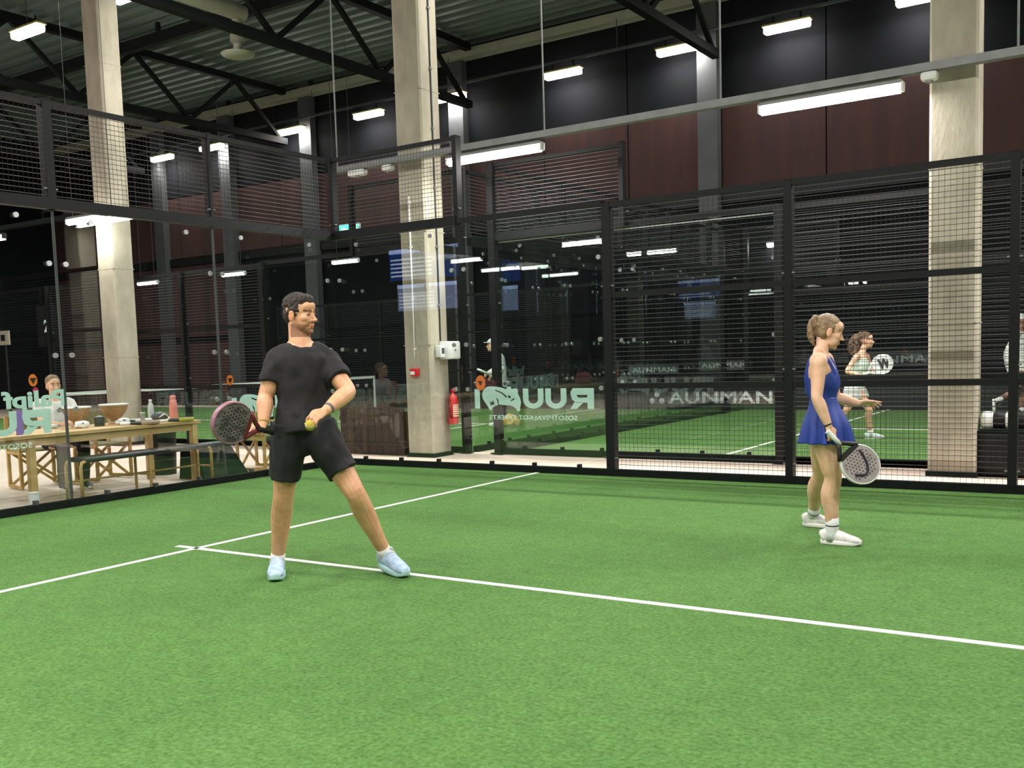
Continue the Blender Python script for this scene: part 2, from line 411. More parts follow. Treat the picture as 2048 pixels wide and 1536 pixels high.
for x0, x1, y, lb in ((-17.85, -16.9, 10.4, 'first short batten light seen through the glass right of the left pillar'), (-13.95, -13.0, 10.4, 'second short batten light seen through the glass left of the man'), (-9.4, -8.5, 10.2, 'short batten light seen above the head of the man in black'),
                     (-7.1, -6.1, -12.4, 'batten light behind the camera, the nearer one'), (-8.3, -6.9, -15.6, 'batten light behind the camera beside the near wall')):
    batten(x0, x1, y, 3.97, 12, lb, True, .04)
for x0, k in ((-3.0, 'left'), (1.2, 'middle'), (5.4, 'right')):
    batten(x0, x0+1.45, -11.2, 3.97, P_NEAR, 'long batten light over the near corridor behind the camera, the %s one' % k, True, .05)
r_ = ray(1553, 488); c_ = CAM+r_*((12.87-CAM.y)/r_.y)
batten(c_.x-.22, c_.x+.22, 12.87, c_.z, 6, 'tiny batten light on the far wall behind the upper mesh', False, .05)

def tray(X0, X1, Y, Z, rods, label):
    t = thing('cable_tray', ((X0+X1)/2, Y, Z), label, 'cable tray')
    for s in (-.05, .05): MB().b2((X0, Y+s-.006, Z-.03), (X1, Y+s+.006, Z+.05)).build('side_rail', m_galv, t)
    MB().b2((X0, Y-.05, Z-.03), (X1, Y+.05, Z-.022)).build('base', m_galv, t)
    for X in rods: MB().cyl((X, Y, Z), (X, Y, ZC), .011, 8).build('hanger', m_galv, t)
    return t
tray(-.76, 12, .95, 4.06, (-.72, 2.7, 4.97, 7.9, 11), 'galvanised cable tray running across the upper right with lights below')
for X, lab in ((-.35, 'white flat sensor box under the left end of the tray'), (.2, 'white round sensor under the tray left of the middle pillar'), (7.12, 'white sensor under the tray at the right pillar')):
    t = thing('sensor_box', (X, .95, 3.95), lab, 'sensor')
    MB().bevbox((X, .95, 3.985), (.3 if X < 0 else .16, .12, .09), .03).build('case', m_white, t, sharp=40)
    MB().cyl((X, .95, 3.92), (X, .95, 3.945), .035, 12).build('lens', m_galv, t, sharp=40)

# ================================================================== PILLARS
def pillar(x0, x1, y0, y1, label):
    t = thing('concrete_pillar', ((x0+x1)/2, (y0+y1)/2, 0), label, 'pillar')
    c = .025; ring = [(x0+c, y0), (x1-c, y0), (x1, y0+c), (x1, y1-c), (x1-c, y1), (x0+c, y1), (x0, y1-c), (x0, y0+c)]
    vs = []; zs = [-.012, ZC+.1]
    for z in zs: vs += [V((a, b, z)) for a, b in ring]
    fs = [(k, (k+1) % 8, 8+(k+1) % 8, 8+k) for k in range(8)] + [tuple(range(7, -1, -1)), tuple(range(8, 16))]
    mk('shaft', vs, fs, m_pillar, t)
    MB().b2((x0-.015, y0-.015, -.012), (x1+.015, y1+.015, .045)).build('base_strip', m_base, t)
    # formwork joints: shallow raised bands
    for z in (1.55, 3.1, 5.0, 6.6): MB().b2((x0-.003, y0-.003, z), (x1+.003, y1+.003, z+.012)).build('form_joint', m_pillar, t)
    return t
pillar(-6.62, -6.17, 1.1, 1.52, 'beige concrete pillar on the left behind the table')
pillar(.235, .69, 1.1, 1.53, 'beige concrete pillar in the middle with fire extinguisher')
pillar(7.09, 7.54, 1.1, 1.44, 'beige concrete pillar on the right behind the mesh fence')

# conduits and fittings on the middle pillar
t = thing('conduit', (.4, 1.09, 1.3), 'thin white conduit down the front of the middle pillar', 'conduit')
MB().tube([(.43, 1.088, 3.6), (.43, 1.088, 1.38)], .011, 8).build('pipe', m_white, t, smooth=True)
for z in (1.5, 2.2, 2.9, 3.5): MB().box((.43, 1.09, z), (.045, .02, .02)).build('clip', m_white, t)
t = thing('conduit', (.7, 1.33, 1.6), 'grey cable run down the side of the middle pillar', 'conduit')
MB().tube([(.7, 1.33, 8.5), (.7, 1.33, 5.2), (.7, 1.335, 1.6)], .012, 8).build('pipe', m_grey, t, smooth=True)
for z in (2.1, 2.9, 3.7, 4.5, 5.3, 6.1): MB().box((.7, 1.33, z), (.03, .05, .03)).build('clip', m_galv, t)
t = thing('electric_box', (.76, 1.42, 1.35), 'white electric box on the side of the middle pillar', 'box')
MB().bevbox((.775, 1.44, 1.47), (.16, .27, .25), .012).build('case', m_white, t, sharp=40)
MB().bevbox((.862, 1.44, 1.47), (.016, .25, .23), .006).build('door', m_white, t, sharp=40)
MB().bevbox((.75, 1.25, 1.46), (.1, .1, .17), .01).build('meter', m_white, t, sharp=40)
MB().box((.802, 1.25, 1.465), (.006, .06, .08)).build('meter_window', m_grey, t)
MB().box((.874, 1.44, 1.47), (.008, .03, .016)).build('latch', m_grey, t)
m_red = mat('red_paint', (.55, .012, .018), .35, noise_amt=.08)
t = thing('alarm_point', (.43, 1.07, 1.12), 'small red alarm call point on the front of the middle pillar', 'alarm')
MB().bevbox((.43, 1.07, 1.18), (.13, .06, .11), .012).build('case', m_red, t, sharp=40)
MB().box((.415, 1.037, 1.17), (.07, .008, .045)).build('window', m_white, t)
t = thing('fire_extinguisher', (.8, 1.47, .4), 'red fire extinguisher hung on the side of the middle pillar', 'fire extinguisher')
c = (.79, 1.45)
MB().lathe((c[0], c[1], 0), [(.0, .435), (.07, .437), (.078, .46), (.078, .78), (.06, .83), (.03, .855), (.022, .875)], 24).build('cylinder', m_red, t, sharp=50)
MB().lathe((c[0], c[1], 0), [(.02, .87), (.026, .885), (.026, .905), (.012, .92)], 12).bar((c[0], c[1]-.02, .92), (c[0], c[1]+.1, .945), .02, .012).bar((c[0], c[1]-.01, .905), (c[0], c[1]+.09, .9), .02, .012).build('valve', m_red, t, sharp=40)
MB().tube([(c[0], c[1]-.02, .895), (c[0], c[1]-.09, .86), (c[0]+.01, c[1]-.115, .74), (c[0]+.02, c[1]-.105, .6), (c[0]+.03, c[1]-.09, .52)], .011, 8).build('hose', m_blackv, t, smooth=True)
lab = MB(); n = 10
for k in range(n):
    a0 = -.9+1.7*k/n; a1 = -.9+1.7*(k+1)/n
    lab.add([V((c[0]+.0795*math.cos(a), c[1]+.0795*math.sin(a), z)) for a, z in ((a0, .54), (a1, .54), (a1, .71), (a0, .71))], [(0, 1, 2, 3)])
lo = lab.build('label_sheet', mat('label_cream', srgb(235, 215, 190), .5, noise_amt=.03), t)
for z in (.57, .60, .63, .66, .69):
    b = MB()
    for k in range(n-2):
        a0 = -.8+1.5*k/n; a1 = -.8+1.5*(k+.8)/n
        b.add([V((c[0]+.081*math.cos(a), c[1]+.081*math.sin(a), zz)) for a, zz in ((a0, z-.007), (a1, z-.007), (a1, z+.007), (a0, z+.007))], [(0, 1, 2, 3)])
    b.build('print_line', m_red, t)
MB().box((.705, 1.45, .65), (.03, .06, .3)).build('wall_bracket', m_galv, t)

# green exit sign high on the far wall
t = thing('exit_sign', (-11.1, 12.85, 5.15), 'lit green exit sign on the far wall above the rail', 'exit sign')
MB().bevbox((-11.1, 12.84, 5.24), (.82, .1, .3), .015).build('case', m_white, t, sharp=40)
MB().box((-11.1, 12.785, 5.24), (.78, .012, .26)).build('panel_face', mat('exit_green', (.02, .35, .18), .5, noise_amt=.02, emit=(.08, .9, .55), estr=1.6), t)
b = MB()
b.box((-11.25, 12.775, 5.24), (.22, .008, .04)).add([V((-11.36, 12.772, 5.24)), V((-11.27, 12.772, 5.32)), V((-11.27, 12.772, 5.16))], [(0, 1, 2)])
b.box((-10.98, 12.775, 5.25), (.05, .008, .13)).box((-10.98, 12.775, 5.34), (.05, .008, .04)).box((-10.93, 12.775, 5.19), (.09, .008, .03)).box((-10.82, 12.775, 5.24), (.1, .008, .2))
b.build('pictogram', mat('exit_white', (.8, .9, .85), .5, noise_amt=.02, emit=(.75, 1, .9), estr=1.6), t)
# ================================================================== FENCES
def fence(name, label, base, du, dn, panels, posts, rails_black=True, zscale=1.0, bolts=True, wire=.05, fins=(), m_clamp=None, edge=False, top3=True, seam=None):
    """du: unit vector along the fence, dn: unit vector out of the court (outside). panels: (u0, u1, kind)"""
    m_clamp = m_clamp or m_black
    B, U, N = V((*base, 0)), V((*du, 0)), V((*dn, 0))
    W = lambda u, v, z: B + U*u + N*v + V((0, 0, z))
    t = thing(name, B, label, 'fence')
    def bx(u0, u1, v0, v1, z0, z1, mb=None):
        mb = mb or MB()
        return mb.add([W(u, v, z) for u in (u0, u1) for v in (v0, v1) for z in (z0, z1)], [(0,1,3,2),(4,6,7,5),(0,4,5,1),(2,3,7,6),(0,2,6,4),(1,5,7,3)])
    def wires(u0, u1, z0, z1):
        mb = MB(); r = .0011
        k = u0+wire/2
        while k < u1:
            mb.add([W(k+a, c+.02, z) for z in (z0, z1) for a, c in ((-r, -r), (r, -r), (r, r), (-r, r))], [(0,1,5,4),(1,2,6,5),(2,3,7,6),(3,0,4,7)]); k += wire
        o = mb.build('upright_wires', m_wire_shaded, t); o['kind'] = 'stuff'; mb = MB()
        z = z0+wire/2; r = .0027
        while z < z1:
            mb.add([W(u, c+.026, z+a) for u in (u0, u1) for a, c in ((-r, -r), (r, -r), (r, r), (-r, r))], [(0,1,5,4),(1,2,6,5),(2,3,7,6),(3,0,4,7)]); z += wire
        o = mb.build('level_wires', m_wire_lit, t); o['kind'] = 'stuff'; return o
    panes = []
    for (u0, u1, k) in panels:
        bx(u0, u1, -.03, .05, 0, .075).build('base_kerb', m_base, t)
        if k[0] == 'G':
            p = bx(u0+.006, u1-.006, 0, .012, .07, 2.97).build('pane', m_glass, t); panes.append(p)
            if bolts:
                for zz in (.98, 1.52, 2.42):
                    for uu in (u0+.09, u1-.09):
                        c = W(uu, -.004, zz); MB().cyl(c, c-N*.018, .026, 12).build('bolt', m_bolt, p, sharp=40)
            if bolts:
                for f in (.2, .5, .8):
                    uu = u0+(u1-u0)*f; bx(uu-.02, uu+.02, -.02, .03, .06, .115).build('base_clamp', m_clamp, t)
        if k[0] == 'G' and edge: bx(u0, u1, -.022, -.012, 2.925, 2.94).build('glass_edge', m_whitev, t)
        if k == 'G4':
            bx(u0, u1, -.02, .07, 2.95, 3.06).build('rail', m_black, t)
            bx(u0, u1, .0, .05, 3.95, 4.0).build('rail', m_black, t)
            wires(u0, u1, 3.06, 3.95)
            if bolts:
                for zz in (2.86,):
                    for uu in (u0+.4, u1-.4):
                        c = W(uu, -.004, zz); MB().cyl(c, c-N*.018, .026, 12).build('bolt', m_bolt, t, sharp=40)
        if k == 'G3':
            bx(u0, u1, -.01, .04, 2.97, 3.03).build('rail', m_black, t)
        if k == 'M3':
            for zz in (.03, 1.0, 2.0, 2.975): bx(u0, u1, .0, .05, zz-.03, zz+.03).build('rail', m_black, t)
            wires(u0, u1, .05, 2.96)
    for (u, z0, z1, wd) in posts:
        p = bx(u-wd/2, u+wd/2, -.006, .1, z0, z1).build('post', m_black, t)
        bx(u-wd/2-.004, u+wd/2+.004, -.01, .104, z1, z1+.01).build('post_cap', m_black, p)
        z = z0+.2
        while z < z1:
            for s in (-1, 1): bx(u+s*(wd/2+.012)-.012, u+s*(wd/2+.012)+.012, .0, .03, z-.008, z+.008).build('clip', m_galv, p)
            z += .95
        if z0 == 0: bx(u-wd/2-.04, u+wd/2+.04, -.02, .14, 0, .015).build('foot_plate', m_black, p)
    for u in fins:
        bx(u-.006, u+.006, .02, .22, .08, 2.94).build('glass_fin', m_glass, t)
        bx(u-.012, u+.012, .012, .03, .08, 2.94).build('joint_strip', m_grey, t)
    return t, panes, W

side, side_panes, Ws = fence('side_fence', 'black padel court fence on the far side, glass corner then wire mesh', (0, 0), (1, 0), (0, 1),
    [(0, 2, 'G4'), (2, 4, 'G3'), (4, 6, 'M3'), (6, 8, 'M3'), (8, 10, 'M3')],
    [(0, 2.95, 4, .06), (2, 2.95, 4, .06), (4.0, 0, 3, .1), (6, 0, 3, .075), (8, 0, 3, .075), (10, 0, 3, .075)])
back, back_panes, Wb = fence('back_fence', 'glass back wall of the court with wire mesh on top, left side', (0, 0), (0, -1), (-1, 0),
    [(.06, 2, 'G4'), (2, 4, 'G4'), (4, 6, 'G4'), (6, 8, 'G4'), (8, 10, 'G4')],
    [(2, 2.95, 4, .04), (4, 2.95, 4, .09), (6, 2.95, 4, .06), (8, 2.95, 4, .06)], fins=(2.0, 4.0, 6.0, 8.0), m_clamp=m_grey)
n1, _, _ = fence('side_fence', 'black fence of the next court beyond the corridor, behind the women', (1.35, 1.8), (1, 0), (0, -1),
    [(0, 2, 'G4'), (2, 4, 'G3'), (4, 6, 'M3'), (6, 8, 'M3'), (8, 10, 'M3')],
    [(0, 0, 4, .1), (2, 2.95, 4, .06), (4, 0, 3, .1), (6, 0, 3, .075), (8, 0, 3, .075), (10, 0, 3, .075)], edge=True)
fence('back_fence', 'glass end wall of the next court seen right of the man in the cap', (1.35, 1.8), (0, 1), (-1, 0),
    [(2*k+(.14 if k == 0 else 0), 2*k+2-(.26 if k == 4 else 0), 'G4') for k in range(5)], [(2*k, 2.95, 4, .07) for k in range(1, 5)])
fence('side_fence', 'distant far side fence of the next court behind the woman in white', (1.35, 11.8), (1, 0), (0, 1),
    [(0, 2, 'G4'), (2, 4, 'G3')] + [(k, k+2, 'M3') for k in (4, 6, 8)], [(0, 0, 4, .1), (2, 2.95, 4, .06), (4, 0, 3, .1), (6, 0, 3, .075), (8, 0, 3, .075), (10, 0, 3, .075)], bolts=False)
fence('side_fence', 'black fence of the court beyond the table, behind the left and middle pillars', (.8, 1.8), (-1, 0), (0, -1),
    [(0, 2, 'G4'), (2, 4, 'G3')] + [(k, k+2, 'M3') for k in (4, 6, 8)], [(0, 0, 4, .1), (2, 2.95, 4, .06), (4, 0, 3, .1), (6, 0, 3, .075), (8, 0, 3, .075), (10, 0, 3, .075)])
fence('back_fence', 'glass end wall of the court behind the fire extinguisher', (.8, 1.8), (0, 1), (1, 0),
    [(2*k+(.14 if k == 0 else 0), 2*k+2-(.26 if k == 4 else 0), 'G4') for k in range(5)], [(2*k, 2.95, 4, .07) for k in range(1, 5)])
fence('side_fence', 'distant far side fence behind the net on the left', (.8, 11.8), (-1, 0), (0, 1),
    [(0, 2, 'G4'), (2, 4, 'G3')] + [(k, k+2, 'M3') for k in (4, 6, 8, 10, 12)], [(0, 0, 4, .1), (2, 2.95, 4, .06), (4, 0, 3, .1)] + [(k, 0, 3, .075) for k in (6, 8, 10, 12, 14)], bolts=False)

# vinyl lettering stuck to the outside of the glass (so it reads mirrored from inside)
AX, AZ = V((-1, 0, 0)), V((0, 0, 1))
def decal(vs, fs, o, ax, m, parent, name='lettering'):
    return mk(name, place(vs, o, ax, AZ), fs, m, parent)
def poly(pts, o, ax, m, parent, name, th=.0015):
    az = V(ax).cross(AZ); n = len(pts)
    vs = [V(o)+V(ax)*a+AZ*b+az*t_ for t_ in (0, th) for a, b in pts]
    return mk(name, vs, [tuple(range(n-1, -1, -1)), tuple(range(n, 2*n))]+[(k, (k+1) % n, n+(k+1) % n, n+k) for k in range(n)], m, parent)
def sm(pts, it=2):
    for _ in range(it):
        q = []
        for i in range(len(pts)):
            a, b = pts[i], pts[(i+1) % len(pts)]
            q += [(a[0]*.75+b[0]*.25, a[1]*.75+b[1]*.25), (a[0]*.25+b[0]*.75, a[1]*.25+b[1]*.75)]
        pts = q
    return pts
def ring_pts(ax_, az_, hole=None, n=28): return [(ax_*math.cos(2*math.pi*k/n), az_*math.sin(2*math.pi*k/n)) for k in range(n)]
def letterR(wd, h, s):
    """bold R as outline pieces: list of quads in (x from left, z from bottom)"""
    return [[(0, 0), (s, 0), (s, h), (0, h)], [(s, h), (s, h-s*.9), (wd-s*.9, h-s*.9), (wd-s*.35, h)], [(wd-s*.35, h), (wd-s*.9, h-s*.9), (wd-s, h*.6), (wd, h*.72), (wd, h*.82)],
            [(wd, h*.72), (wd-s, h*.6), (wd-s*1.2, h*.54), (wd-s*.9, h*.3), (wd-s*.2, h*.45)], [(s, h*.55), (s, h*.3), (wd-s*.9, h*.3), (wd-s*1.2, h*.54)], [(wd-s*1.9, h*.3), (wd-s*.6, h*.34), (wd*1.02, 0), (wd-s*.9, 0)]]
def letterU(wd, h, s):
    out = [[(0, h), (0, h*.45), (s, h*.45), (s, h)], [(wd-s, h), (wd-s, h*.45), (wd, h*.45), (wd, h)]]
    n = 10; c = (wd/2, h*.45)
    for k in range(n):
        a0 = math.pi+math.pi*k/n; a1 = math.pi+math.pi*(k+1)/n
        f = lambda a, rx, rz: (c[0]+rx*math.cos(a), c[1]+rz*math.sin(a))
        out.append([f(a0, wd/2, h*.45), f(a1, wd/2, h*.45), f(a1, wd/2-s, h*.45-s*.8), f(a0, wd/2-s, h*.45-s*.8)])
    return out
def pieces(ps, dx, o, ax, m, parent, name):
    mb = MB(); az = V(ax).cross(AZ)
    for p in ps:
        n = len(p); vs = [V(o)+V(ax)*(a+dx)+AZ*b+az*t_ for t_ in (0, .0015) for a, b in p]
        mb.add(vs, [tuple(range(n-1, -1, -1)), tuple(range(n, 2*n))]+[(k, (k+1) % n, n+(k+1) % n, n+k) for k in range(n)])
    return mb.build(name, m, parent)
def animal(o, ax, m, parent, s=1.0):
    """pale running animal emblem, drawn facing away from the R"""
    out = [(0, .02), (.06, .05), (.13, .05), (.2, .06), (.28, .03), (.30, -.01), (.36, .07), (.40, .12), (.395, .19), (.35, .235), (.27, .24), (.16, .225), (.11, .205), (.095, .235), (.06, .235), (.05, .205), (.01, .22), (-.03, .205), (-.02, .17), (-.05, .12), (-.06, .07), (-.045, .03), (-.05, -.005), (-.01, -.01)]
    a = poly([(x*s, z*s) for x, z in sm(out, 2)], o, ax, m, parent, 'emblem')
    for st in ([(.10, .135), (.16, .18), (.24, .205), (.24, .195), (.165, .168), (.11, .125)], [(.06, .14), (.09, .15), (.085, .125), (.06, .12)], [(.02, .12), (.06, .10), (.055, .09), (.015, .11)], [(.20, .05), (.205, .1), (.23, .13), (.225, .11), (.213, .08), (.212, .05)], [(.25, .06), (.27, .1), (.29, .075), (.31, .09), (.3, .05)]):
        poly([(x*s, z*s) for x, z in st], V(o)+V(ax).cross(AZ)*.003, ax, m_blackv, parent, 'emblem_stroke')
        poly([(x*s, z*s) for x, z in st], V(o)-V(ax).cross(AZ)*.003, ax, m_blackv, parent, 'emblem_stroke')
def arrow_disc(o, ax, parent, rx=.07, rz=.09):
    poly(ring_pts(rx, rz), o, ax, m_orange, parent, 'orange_disc')
    for s in (-1, 1):
        poly([(-.035, .022), (.035, .022), (0, -.038)], V(o)+V(ax).cross(AZ)*.003*s, ax, m_blackv, parent, 'arrow_mark')
def ruuki(o, ax, parent, full=True):
    """o: bottom of the first letter R seen from outside; ax points along the reading direction"""
    h = .235
    pieces(letterR(.3, h, .085), 0, o, ax, m_vin, parent, 'letter_r')
    pieces(letterU(.28, h, .075), .355, o, ax, m_vin, parent, 'letter_u')
    pieces(letterU(.28, h, .075), .66, o, ax, m_vin, parent, 'letter_u')
    animal(V(o)+V(ax)*1.04+V((0, 0, -.02)), V(ax), m_vin, parent, 1.2)
    pieces([[(0, 0), (.075, 0), (.075, h), (0, h)]], 1.555, o, ax, m_vin, parent, 'letter_i')
    vs, fs = fit_text('SOSOTMIVALKOT EXPERTS', 1.2, .055, .01, 1.05)
    decal(vs, fs, V(o)+V(ax)*.82+V((0, 0, -.105)), ax, m_vin, parent, 'small_lettering')
p1 = side_panes[1]
ruuki((3.80, .016, .745), (-1, 0, 0), p1)
arrow_disc((2.26, .016, 1.055), (-1, 0, 0), p1)
# back wall decals: seen from outside (from -X looking +X) the reading direction is -Y... +Y
p2 = back_panes[0]; ruuki((-.016, -.22, .745), (0, -1, 0), p2)
arrow_disc((-.016, -1.86, 1.19), (0, -1, 0), p2, .05, .06)
p3 = back_panes[2]; ruuki((-.016, -4.17, .765), (0, -1, 0), p3)
poly([(.30, .24), (.355, .24), (.37, 0), (.285, 0)], (-.019, -4.17, .765), (0, -1, 0), m_purple, p3, 'violet_band')
vs, fs = fit_text('Palipf', .66, .215, .035, 1.0); decal(vs, fs, (-.016, -4.33, 1.08), (0, -1, 0), m_vin, p3)
poly(ring_pts(.03, .032), (-.017, -4.31, 1.185), (0, -1, 0), m_pinkv, p3, 'pink_dot')
arrow_disc((-.016, -4.33, 1.285), (0, -1, 0), p3, .045, .06)

# black banners along the far edge of the next courts
m_ban = mat('black_banner', (.010, .012, .012), .7, noise_amt=.2, nscale=3)
def banner(x0, x1, y, z0, z1, label, text=None, tw=None, th=None, tz=None, m=None, dots=False, bm_=None):
    t = thing('advertising_banner', ((x0+x1)/2, y, z0), label, 'banner')
    MB().b2((x0, y, z0), (x1, y+.02, z1)).build('cloth', bm_ or m_ban, t)
    MB().b2((x0, y-.01, z1-.015), (x1, y+.03, z1+.01)).build('hem', m_ban, t)
    if z0 > .1:
        for q in (x0+.04, x1-.04): MB().b2((q-.02, y+.03, -.012), (q+.02, y+.06, z1)).build('leg', m_black, t)
    if text:
        vs, fs = fit_text(text, tw, th, .022, 1.06)
        cx = (x0+x1)/2+(.35 if dots else 0)
        mk('lettering', place(vs, (cx, y-.008, tz), (1, 0, 0), (0, 0, 1)), fs, m or m_whitev, t)
        if dots:
            for dx, dz in ((-.0, .075), (-.12, -.075), (.12, -.075)):
                poly(ring_pts(.065, .065, n=16), (cx-tw/2-.28+dx, y-.012, tz+dz), (1, 0, 0), m or m_whitev, t, 'dot')
    return t
banner(-1.25, 2.1, 11.6, .0, .62, 'black banner lettered AUNMAN low along the far edge of the next court', 'AUNMAN', 2.45, .27, .27, dots=True)
banner(-6.0, -1.3, 11.6, .0, .62, 'plain black banner low along the far edge behind the man in the cap')
banner(2.15, 9.0, 11.6, .0, .62, 'plain black banner low along the far edge behind the woman in white')
banner(3.55, 5.4, 12.3, .86, 1.2, 'faint AUNMAN banner behind the racket of the woman in white', 'AUNMAN', 1.6, .16, 1.02, m=mat('grey_vinyl', (.2, .21, .21), .6, noise_amt=.05))
m_reflection = mat('reflection_board', (.16, .18, .18), .7, noise_amt=.4, nscale=5)  # boards added in place of banner reflections in the glass, pale tone included
banner(-1.75, -.45, 12.2, .80, 1.02, 'small pale board standing in for a reflection above the AUNMAN banner, left one', 'AUNMAN', 1.1, .12, .9, m=m_whitev, bm_=m_reflection)
banner(.05, 1.3, 12.2, .86, 1.1, 'small pale board standing in for a reflection above the AUNMAN banner, right one', 'AUNMAN', 1.1, .12, .98, m=m_whitev, bm_=m_reflection)

# padel net of the court on the left
t = thing('padel_net', (-9.3, 6.8, 0), 'padel net with white top tape on the court beyond the table', 'net')
MB().b2((-9.31, 2.0, .84), (-9.29, 11.6, .91)).build('top_tape', m_white, t)
MB().b2((-9.31, 11.53, 0), (-9.29, 11.6, .84)).build('end_tape', m_white, t)
for y in (1.95, 11.64): MB().b2((-9.36, y-.05, 0), (-9.24, y+.05, 1.0)).build('post', m_black, t)
mb = MB(); r = .004
for k in range(96):
    y = 2.05+k*.1; mb.bar((-9.3, y, .02), (-9.3, y, .84), r, r)
for k in range(9): mb.bar((-9.3, 2.0, .05+k*.09), (-9.3, 11.6, .05+k*.09), r, r)
mb.build('net_mesh', m_wire_lit, t)['kind'] = 'stuff'

# screens on the near wall (they show up as reflections in the glass)
def screen(x0, x1, z0, z1, y, label, top, body, e1=2.2, e2=1.0):
    t = thing('wall_screen', ((x0+x1)/2, y, z0), label, 'screen', 'screens on the wall behind the camera')
    MB().bevbox(((x0+x1)/2, y-.04, (z0+z1)/2), (x1-x0+.06, .06, z1-z0+.06), .01).build('case', m_black, t, sharp=40)
    h = z1-z0
    f = lambda n, c, e: mat(n, (.02, .02, .03), .3, noise_amt=.02, emit=c, estr=e)
    MB().b2((x0, y-.005, z0), (x1, y, z1)).build('picture', f('screen_body', body, e2), t)
    MB().b2((x0, y, z1-.14*h), (x1, y+.004, z1)).build('title_bar', f('screen_top', top, e1), t)
    for k in range(5):
        MB().b2((x0+.05, y, z0+h*(.12+.13*k)), (x0+(x1-x0)*.62, y+.004, z0+h*(.17+.13*k))).build('text_row', f('screen_row', (.75, .8, 1), e1*.8), t)
screen(-12.2, -9.4, 3.9, 4.9, -15.95, 'upper blue screen on the wall behind the camera', (.45, .55, 1), (.0, .06, .35), 3.5, 1.6)
screen(-11.9, -9.5, 2.9, 3.75, -15.95, 'lower pale screen on the wall behind the camera', (.5, .6, 1), (.3, .35, .6), 3.5, 2.0)
# ================================================================== LOUNGE PROPS BEHIND THE BACK GLASS
m_wood = mat('light_wood', srgb(205, 172, 122), .55, c2=srgb(184, 148, 98), nscale=6, stretch=(1, .12, 1))
m_wood2 = mat('honey_wood', srgb(196, 158, 96), .55, c2=srgb(170, 132, 76), nscale=9)
m_seatb = mat('black_seat', (.02, .022, .025), .45, noise_amt=.2)
m_canvas = mat('olive_canvas', srgb(122, 118, 74), .85, noise_amt=.15, nscale=20)
m_brown = mat('dark_brown_board', (.035, .018, .012), .6, c2=(.022, .012, .009), nscale=5, stretch=(1, 1, .2))
m_rattan = mat('pale_rattan', srgb(188, 155, 112), .6, c2=srgb(150, 118, 78), nscale=40, bump=.4, bscale=90, stretch=(1, 1, 3))
# long table
t = thing('lounge_table', (-.9, -3.7, 0), 'long light wooden table behind the glass on the left', 'table')
for k in range(6):
    x0 = -1.37+k*.155
    MB().b2((x0+.002, -5.4, .69), (x0+.153, -1.97, .725)).build('plank', m_wood, t)
for x in (-1.33, -.49): MB().b2((x-.015, -5.3, .61), (x+.015, -2.05, .69)).build('apron', m_wood, t)
for y in (-2.07, -5.28): MB().b2((-1.33, y-.015, .61), (-.49, y+.015, .69)).build('apron', m_wood, t)
for x in (-1.33, -.49):
    for y in (-2.05, -4.12, -5.28): MB().b2((x-.035, y-.035, -.012), (x+.035, y+.035, .69)).build('leg', m_wood, t)
# bench
t = thing('bench', (-.27, -2.95, 0), 'low bench with black seat and brass frame before the table', 'bench')
MB().bevbox((-.27, -2.95, .435), (.3, 1.62, .05), .02).build('seat', m_seatb, t, sharp=40)
for x in (-.4, -.14):
    MB().tube([(x, -3.8, -.012), (x, -3.8, .36), (x, -3.785, .41), (x, -3.73, .43), (x, -3.6, .432), (x, -2.3, .432), (x, -2.17, .43), (x, -2.115, .41), (x, -2.1, .36), (x, -2.1, -.012)], .018, 10).build('side_frame', m_wood2, t, smooth=True)
    MB().cyl((x, -2.95, -.012), (x, -2.95, .42), .016, 10).build('leg', m_wood2, t, sharp=40)
for y in (-3.8, -2.95, -2.1): MB().cyl((-.4, y, .2), (-.14, y, .2), .011, 8).build('stretcher', m_wood2, t, sharp=40)
MB().cyl((-.4, -3.8, .2), (-.4, -2.1, .2), .011, 8).build('stretcher', m_wood2, t, sharp=40)

def director_chair(x, y, rz, label):
    t = thing('folding_chair', (x, y, 0), label, 'chair', 'folding wooden chairs around the table')
    R = Matrix.Rotation(rz, 3, 'Z'); q = lambda a, b, c: R @ V((a, b, c)) + V((x, y, 0))
    for s in (-1, 1):
        MB().bar(q(-.22, s*.26, .02), q(.2, s*.26, .02), .03, .035).build('foot_rail', m_wood2, t)
        MB().bar(q(-.2, s*.26, .02), q(-.2, s*.26, .85), .03, .035).build('back_post', m_wood2, t)
        MB().bar(q(.18, s*.26, .02), q(.18, s*.26, .6), .03, .035).build('front_post', m_wood2, t)
        MB().bar(q(-.24, s*.26, .61), q(.24, s*.26, .61), .05, .025).build('armrest', m_wood2, t)
        MB().bar(q(-.2, s*.26, .42), q(.2, s*.26, .42), .03, .035).build('seat_rail', m_wood2, t)
        for f in (-.17, .15): MB().bar(q(f, s*.25, .03), q(f, -s*.25, .42), .02, .03).build('cross_leg', m_wood2, t)
    MB().box(q(0, 0, .44), (.4, .52, .02), rz).build('seat', m_canvas, t)
    MB().box(q(-.2, 0, .75), (.02, .52, .18), rz).build('back_sling', m_canvas, t)
    return t
director_chair(-.72, -.78, .35, 'folding wooden chair between the man and his racket')
director_chair(-1.9, -2.3, .1, 'folding wooden chair on the far side of the table')
director_chair(-2.04, -3.1, -.2, 'folding wooden chair where the spectator sits')
director_chair(-1.75, -4.4, -.1, 'folding wooden chair beyond the table at the left edge')

